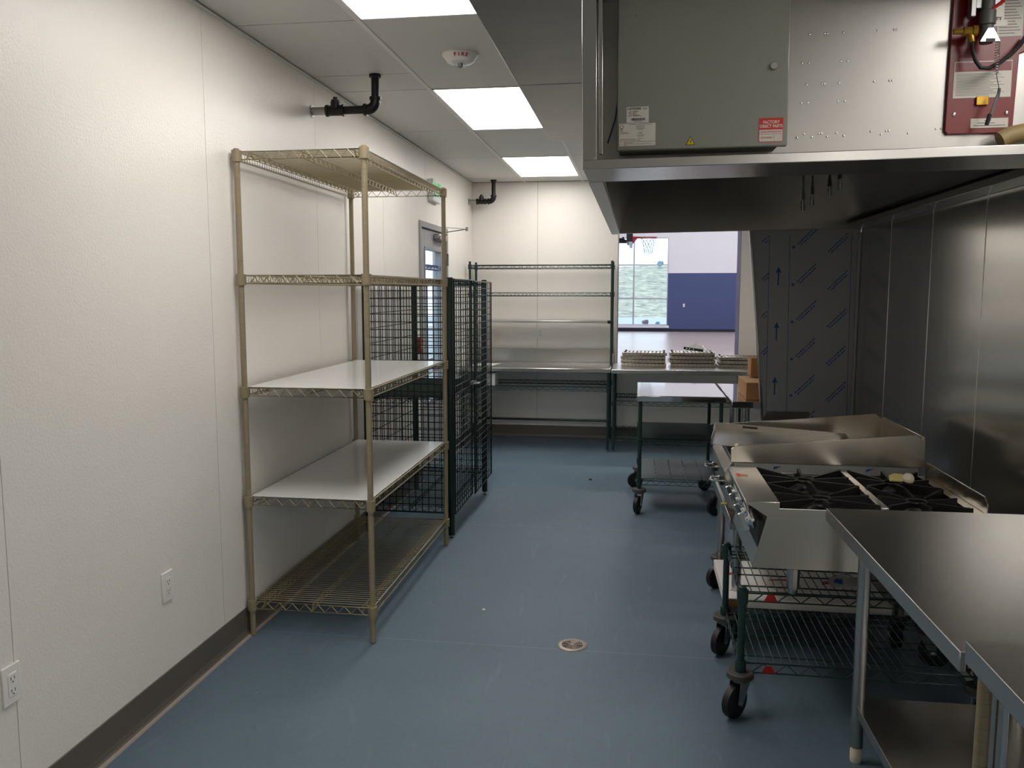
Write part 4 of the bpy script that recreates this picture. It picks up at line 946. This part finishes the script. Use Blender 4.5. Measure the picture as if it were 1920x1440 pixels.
gz = 0.612
t = thing('griddle', 'stainless countertop griddle with tall splash guards beside the range', 'griddle', (0.8, 3.93, ez)); o = t.location
ga, gb = 3.632, 4.232
MB().box(0.43, 1.17, ga + 0.004, gb - 0.004, ez + 0.03, 0.842).build('griddle_body', 'ss_dull', t, o, bev=0.002)
MB().box(0.425, 1.165, ga - 0.004, ga + 0.003, 0.72, 0.843).build('side_film', 'film_light', t, o)
for x in (0.60, 0.975):
    MB().prism([(x - 0.012, 0.832), (x + 0.02, 0.834), (x - 0.014, 0.818)], 'y', ga - 0.0048, ga - 0.004).build('film_mark', 'film_ink', t, o, smooth=False)
MB().box(0.41, 1.185, ga + 0.003, gb - 0.003, 0.842, 0.868).build('griddle_plate', 'ss_dull', t, o, bev=0.002)
prof = [(0.409, 0.846), (0.409, 0.905), (0.43, 0.917), (1.155, 0.983), (1.190, 0.952), (1.190, 0.846)]
for y in (ga - 0.006, gb):
    MB().prism(prof, 'y', y, y + 0.006).build('side_splash', 'ss_dull', t, o, bev=0.0015)
MB().box(1.180, 1.190, ga, gb, 0.846, 0.975).build('rear_splash', 'ss_dull', t, o, bev=0.002)
MB().prism([(0.432, ez + 0.03), (0.405, ez + 0.045), (0.385, 0.80), (0.412, 0.842), (0.44, 0.842)], 'y', ga + 0.004, gb - 0.004).build('front_panel', 'ss_dull', t, o, bev=0.002)
for i, y in enumerate((3.76, 4.06)):
    b0 = Vector((0.392, y, 0.735)); kb = MB().lathe([(0.022, 0), (0.022, 0.012), (0.018, 0.016)], b0, (-1, 0, -0.1), n=18).build('knob', 'rubber', t, o)
    gd = MB()
    gd.path([(0.398, y - 0.042, 0.742), (0.345, y - 0.042, 0.742), (0.335, y, 0.738), (0.345, y + 0.042, 0.742), (0.398, y + 0.042, 0.742)], 0.0045, 8)
    gd.build('knob_guard', 'chrome', kb, o)
for x in (0.47, 1.13):
    for y in (3.68, 4.18): MB().lathe([(0.018, ez + 0.0005), (0.02, ez + 0.02), (0.022, ez + 0.034)], (x, y, 0), n=12).build('foot', 'ss', t, o)
MB().lathe([(0.008, 0), (0.01, 0.006), (0.008, 0.012), (0.002, 0.015)], (0.432, ga - 0.003, 0.913), (0, 0, 1), n=12).build('white_plug', 'cream', t, o)

t = thing('loose_tray', 'dented sheet metal tray lying crooked on the griddle', 'tray', (0.66, 3.917, 0.87), rotz=-0.13); o = t.location
cx, cy, cz = o; w, d = 0.30, 0.228
tilt = 0.03
def tz(x): return cz + 0.004 + 0.028 * (cx + 0.30 - x) / 0.6
m = MB()
m.slab([(cx - w, cy - d, tz(cx - w)), (cx + w, cy - d, tz(cx + w)), (cx + w, cy + d, tz(cx + w)), (cx - w, cy + d, tz(cx - w))], 0.002)
m.build('tray_floor', 'ss_light', t, o)
for (xa, ya, xb, yb_) in ((cx - w, cy - d, cx - w, cy + d), (cx - w, cy + d, cx + w, cy + d), (cx + w, cy - d, cx + w, cy + d)):
    p, q = Vector((xa, ya, tz(xa))), Vector((xb, yb_, tz(xb))); MB().slab([p, q, q + Vector((0, 0, 0.03)), p + Vector((0, 0, 0.03))], 0.0025).build('tray_lip', 'ss_hood' if xa == xb else 'ss_dull', t, o)  # end lips in darker steel: their shade is put into the colour
MB().bar((cx - 0.17, cy + d - 0.004, tz(cx - 0.17) + 0.018), (cx - 0.10, cy + d - 0.004, tz(cx - 0.10) + 0.018), 0.004, 0.009).build('hand_slot', 'filter_dark', t, o)

# ================================================================== NEAR WORKTABLES
t = thing('work_table', 'stainless worktable with undershelf in the right foreground', 'table', (0.640, 2.874, 0), rotz=math.radians(0.9)); o = t.location
wz = 0.850; wx0, wx1, wy0, wy1 = 0.640, 1.315, 1.737, 2.874
MB().prism([(wx0, wz), (wx1, wz), (wx1, wz - 0.006), (wx0 + 0.014, wz - 0.006), (wx0 + 0.014, wz - 0.044), (wx0, wz - 0.044)], 'y', wy0, wy1).build('worktop', 'ss_table', t, o, bev=0.0025)
MB().box(wx0 + 0.001, wx1, wy1 - 0.012, wy1 - 0.001, wz - 0.044, wz - 0.003).build('end_edge', 'ss_table', t, o)
MB().prism([(wx0 + 0.06, wz - 0.006), (wx1 - 0.05, wz - 0.006), (wx1 - 0.05, wz - 0.03), (wx0 + 0.06, wz - 0.03)], 'y', wy0 + 0.05, wy1 - 0.05).build('stiffener', 'ss_hood', t, o)
for x in (0.752, 1.25):
    for y in (wy0 + 0.075, wy1 - 0.075):
        MB().lathe([(0.0206, 0.055), (0.0206, wz - 0.03)], (x, y, 0), n=22).build('leg', 'ss', t, o)
        MB().lathe([(0.0165, 0.0), (0.0185, 0.004), (0.0195, 0.04), (0.0175, 0.046), (0.0175, 0.056)], (x, y, 0), n=18).build('bullet_foot', 'cream', t, o)
MB().prism([(0.742, 0.205), (1.30, 0.205), (1.30, 0.199), (0.748, 0.199), (0.748, 0.170), (0.742, 0.170)], 'y', wy0 + 0.03, wy1 - 0.03).build('undershelf', 'ss_table', t, o, bev=0.002)

t = thing('tan_leg_table', 'steel topped table on tan posts at the lower right corner', 'table', (1.0, 1.0, 0)); o = t.location
nz_ = 0.886
MB().prism([(0.655, nz_), (1.31, nz_), (1.31, nz_ - 0.006), (0.668, nz_ - 0.006), (0.668, nz_ - 0.045), (0.655, nz_ - 0.045)], 'y', 0.75, 1.706).build('worktop', 'ss_table', t, o, bev=0.0025)
MB().box(0.656, 1.31, 1.694, 1.705, nz_ - 0.045, nz_ - 0.003).build('end_edge', 'ss_table', t, o)
for x in (0.676, 1.27):
    for y in (1.655, 0.82): post(t, o, x, y, 0.0, nz_ - 0.006, 'tan', r=0.0135, cap=False)
MB().box(0.70, 1.26, 1.61, 1.635, nz_ - 0.05, nz_ - 0.008).build('support_channel', 'ss_hood', t, o)
MB().tube((0.704, 1.64, 0.25), (0.704, 1.64, nz_ - 0.008), 0.011, 12).build('steel_tube', 'ss', t, o)

# ================================================================== FLOOR DRAIN, LITTER
dx, dy = -0.261, 3.589
t = thing('floor_drain', 'round beige floor drain grate in the aisle', 'drain', (dx, dy, 0.0)); o = t.location
MB().lathe([(0.046, 0.0015), (0.001, 0.0015)], (dx, dy, 0), n=32, close=False).build('drain_well', 'hole', t, o, smooth=False)
m = MB().lathe([(0.047, 0.0008), (0.047, 0.004), (0.064, 0.0045), (0.068, 0.002), (0.068, 0.0005)], (dx, dy, 0), n=40, close=False); m.build('drain_rim', 'beige_drain', t, o)
m = MB()
for r in (0.011, 0.0205, 0.030, 0.0395):
    m.path([(dx + r * math.cos(q), dy + r * math.sin(q), 0.003) for q in [i * 2 * PI / 28 for i in range(28)]], 0.0022, 5, closed=True)
for i in range(8):
    q = i * PI / 4 + 0.2; m.tube((dx + 0.004 * math.cos(q), dy + 0.004 * math.sin(q), 0.003), (dx + 0.05 * math.cos(q), dy + 0.05 * math.sin(q), 0.003), 0.0022, 5)
m.lathe([(0.006, 0.002), (0.006, 0.0048), (0.001, 0.005)], (dx, dy, 0), n=10); m.build('drain_grate', 'beige_drain', t, o)
tag(MB().slab([(-0.735, 3.935, 0.0004), (-0.722, 3.933, 0.0004), (-0.720, 3.944, 0.0004), (-0.733, 3.947, 0.0004)], 0.004).build('paper_scrap', 'paper', None, (-0.728, 3.94, 0.0004)), 'tiny white paper scrap on the open floor of the aisle', 'scrap')
tag(MB().lathe([(0.012, 0.0003), (0.014, 0.006), (0.008, 0.012)], (-0.362, 6.901, 0), n=12).build('dark_cap', 'hose_black', None, (-0.362, 6.901, 0.0003)), 'small dark cap on the floor near the far counters', 'cap')

# ================================================================== GYM BEYOND THE OPENING
GX0, GX1, GY0, GY1, GH = -1.85, 13.0, BY + BT, 33.2, 7.5
struct(MB().box(GX0, GX1, GY0, GY1, -0.08, 0.0).build('floor_gym', 'gym_wood', smooth=False), 'pale polished wooden floor of the gym beyond the opening')
w0, w1, wz0, wz1 = -1.44, 1.18, 0.255, 3.62
gm = MB(); gm.box(w1, GX1, GY1, GY1 + 0.25, 2.26, GH); gm.box(GX0, w0, GY1, GY1 + 0.25, 2.26, GH); gm.box(w0, w1, GY1, GY1 + 0.25, wz1, GH)
gw = struct(gm.build('wall_gym_far', 'gym_white', smooth=False), 'far gym wall, pale above and dark blue below')
gm = MB(); gm.box(w1, GX1, GY1, GY1 + 0.25, -0.05, 2.26); gm.box(GX0, w0, GY1, GY1 + 0.25, -0.05, 2.26); gm.box(w0, w1, GY1, GY1 + 0.25, -0.05, wz0 - 0.1)
gm.build('blue_dado', 'gym_blue', gw, smooth=False)
struct(MB().box(GX0, GX1, GY1 - 0.02, GY1, 0.0, 0.105).build('baseboard_gym', 'gym_base', smooth=False), 'dark base along the far gym wall')
struct(MB().box(GX0 - 0.12, GX0, GY0, GY1, -0.05, GH).build('wall_gym_left', 'gym_white', smooth=False), 'left gym wall')
struct(MB().box(GX1, GX1 + 0.25, GY0, GY1, -0.05, GH).build('wall_gym_right', 'gym_white', smooth=False), 'right gym wall')
struct(MB().box(RX + 0.4, GX1, GY0 - 0.2, GY0, -0.05, GH).box(WX - 0.12, RX + 0.4, GY0 - 0.2, GY0, CZ + 0.1, GH).build('wall_gym_near', 'gym_white', smooth=False), 'gym wall shared with the kitchen')
struct(MB().box(GX0 - 0.2, GX1 + 0.2, GY0, GY1 + 0.2, GH, GH + 0.15).build('ceiling_gym', 'ceil_tile', smooth=False), 'high gym ceiling')
mat('gym_fill_lamp', (0.88, 0.92, 1.0), emit=GYM_LIGHT)  # unseen lamps added to light the gym
k_ = 0
for ix in range(3):
    for iy in range(3):
        x, y = 1 + ix * 4.5, 13.5 + iy * 7.5; k_ += 1
        t = thing('gym_fill_lamp', 'added fill lamp in gym ceiling, row %s, %s' % (('nearest', 'middle', 'farthest')[iy], ('left', 'centre', 'right')[ix]), 'lamp', (x, y, GH), group='added gym fill lamps'); o = t.location
        MB().box(x - 0.8, x + 0.8, y - 0.35, y + 0.35, GH - 0.12, GH - 0.02).build('lamp_housing', 'galv', t, o); MB().box(x - 0.76, x + 0.76, y - 0.31, y + 0.31, GH - 0.135, GH - 0.121).build('lamp_lens', 'gym_fill_lamp', t, o, smooth=False)

win = bpy.data.objects.new('window_1', None); COL.objects.link(win); win.location = (0, GY1, wz0); struct(win, 'tall aluminium window in the far gym wall'); o = win.location
vx = [w0, -0.135, w1]; hz = [wz0, 1.275, 2.58, wz1]
for x in vx: MB().box(x - 0.03, x + 0.03, GY1 + 0.04, GY1 + 0.14, wz0, wz1).build('mullion', 'alum', win, o)
for z in hz: MB().box(w0, w1, GY1 + 0.045, GY1 + 0.135, z - 0.025, z + 0.025).build('transom', 'alum', win, o)
for a, b in zip(vx[:-1], vx[1:]):
    for c_, d_ in zip(hz[:-1], hz[1:]): MB().box(a + 0.03, b - 0.03, GY1 + 0.085, GY1 + 0.095, c_ + 0.025, d_ - 0.025).build('pane', 'pane_glass', win, o, smooth=False)
MB().box(w0 - 0.05, w1 + 0.06, GY1 - 0.06, GY1 + 0.2, wz0 - 0.11, wz0 - 0.02).build('window_sill', 'gym_white', win, o)

t = thing('switch_plate', 'small white plate on the dark blue gym wall', 'wall plate', (1.80, GY1, 1.02)); o = t.location
MB().box(1.765, 1.835, GY1 - 0.01, GY1, 0.955, 1.085).build('cover_plate', 'white_plastic', t, o, bev=0.004); MB().box(1.785, 1.815, GY1 - 0.013, GY1 - 0.009, 0.99, 1.05).build('toggle', 'label_white', t, o)

# basketball hoop seen from the side
hy, rc, rzm = 23.5, 0.285, 3.03
t = thing('basketball_hoop', 'basketball hoop with red rim and net in the gym', 'hoop', (-0.5, hy, 2.6)); o = t.location
MB().path([(rc + 0.229 * math.cos(q), hy + 0.229 * math.sin(q), rzm) for q in [i * PI / 16 for i in range(32)]], 0.012, 8, closed=True).build('rim', 'hoop_red', t, o)
MB().prism([(-0.14, 2.86), (-0.14, rzm + 0.03), (rc - 0.2, rzm + 0.02), (rc - 0.2, rzm - 0.02), (-0.02, rzm - 0.03)], 'y', hy - 0.06, hy + 0.06).build('rim_bracket', 'hoop_red', t, o)
MB().box(-0.30, -0.14, hy - 0.9, hy + 0.9, 2.87, 3.95).build('backboard', 'black_iron', t, o)
MB().box(-0.23, -0.15, hy - 0.9, hy + 0.9, 2.79, 2.87).build('board_padding', 'alum', t, o)
MB().box(-0.52, -0.30, hy - 0.05, hy + 0.05, 2.88, 2.97).tube((-0.35, hy, 2.95), (-1.84, hy, 3.3), 0.04, 10).tube((-0.40, hy - 0.4, 3.0), (-0.40, hy + 0.4, 3.0), 0.03, 8).build('support_arm', 'black_iron', t, o)
m = MB(); nn = 12
for k in range(nn):
    for sg in (1, -1):
        pts = []
        for lv in range(6):
            q = 2 * PI * (k + sg * lv * 0.5) / nn; rr = (0.225, 0.19, 0.16, 0.135, 0.12, 0.115)[lv]
            pts.append((rc + rr * math.cos(q), hy + rr * math.sin(q), rzm - lv * 0.088))
        m.path(pts, 0.005, 4)
m.build('net', 'net', t, o)

# outdoors
struct(MB().box(-120, 120, -30, 55, -0.4, -0.12).build('ground', 'asphalt', smooth=False), 'paved ground outside')
hl = MB(); vs = []; fs = []; random.seed(21); NX, NY = 40, 24
for j in range(NY + 1):
    for i in range(NX + 1):
        x = -8 + 60 * i / NX; f_ = j / NY; y = 54 + 36 * f_
        vs.append((x, y, -0.15 + 4.35 * (f_ ** 1.15) + random.uniform(-0.07, 0.07) * (1 if j else 0)))
for j in range(NY):
    for i in range(NX): q = j * (NX + 1) + i; fs.append((q, q + 1, q + NX + 2, q + NX + 1))
hl.add(vs, fs); hl.box(-8, 52, 90, 96, -0.5, 3.9); struct(hl.build('hillside', 'grass_hill'), 'grassy hillside outside the gym window')
struct(MB().box(-60, 60, 38.5, 40.5, -0.13, -0.06).build('trim_2', 'conc', smooth=False), 'pale kerb outside the gym window')
def shrub(label, x, y, z, r, m, cat='shrub'):
    b = MB(); random.seed(int(x * 100) + 5)
    for i in range(14):
        c_ = Vector((random.uniform(-1, 1), random.uniform(-1, 1), random.uniform(0.0, 1.1))) * r * 0.55
        rr = r * random.uniform(0.3, 0.5)
        b.lathe([(rr * 0.02, -rr), (rr * 0.7, -rr * 0.7), (rr, 0), (rr * 0.7, rr * 0.7), (rr * 0.02, rr)], (x + c_.x, y + c_.y, z + r * 0.5 + c_.z), (random.uniform(-.4, .4), random.uniform(-.4, .4), 1), n=8)
    tag(b.build('shrub', m, None, (x, y, z), smooth=False), label, cat, 'shrubs outside the gym window')
shrub('round blue green shrub on top of the hill', 2.3, 88, 4.05, 0.42, 'bush')
shrub('purplish shrub at the bottom centre of the gym window', 0.43, 41.5, -0.12, 0.2, 'shrub_pink')
shrub('low green shrub at the bottom right of the gym window', 1.0, 41.5, -0.12, 0.14, 'bush')

bpy.context.view_layer.update()
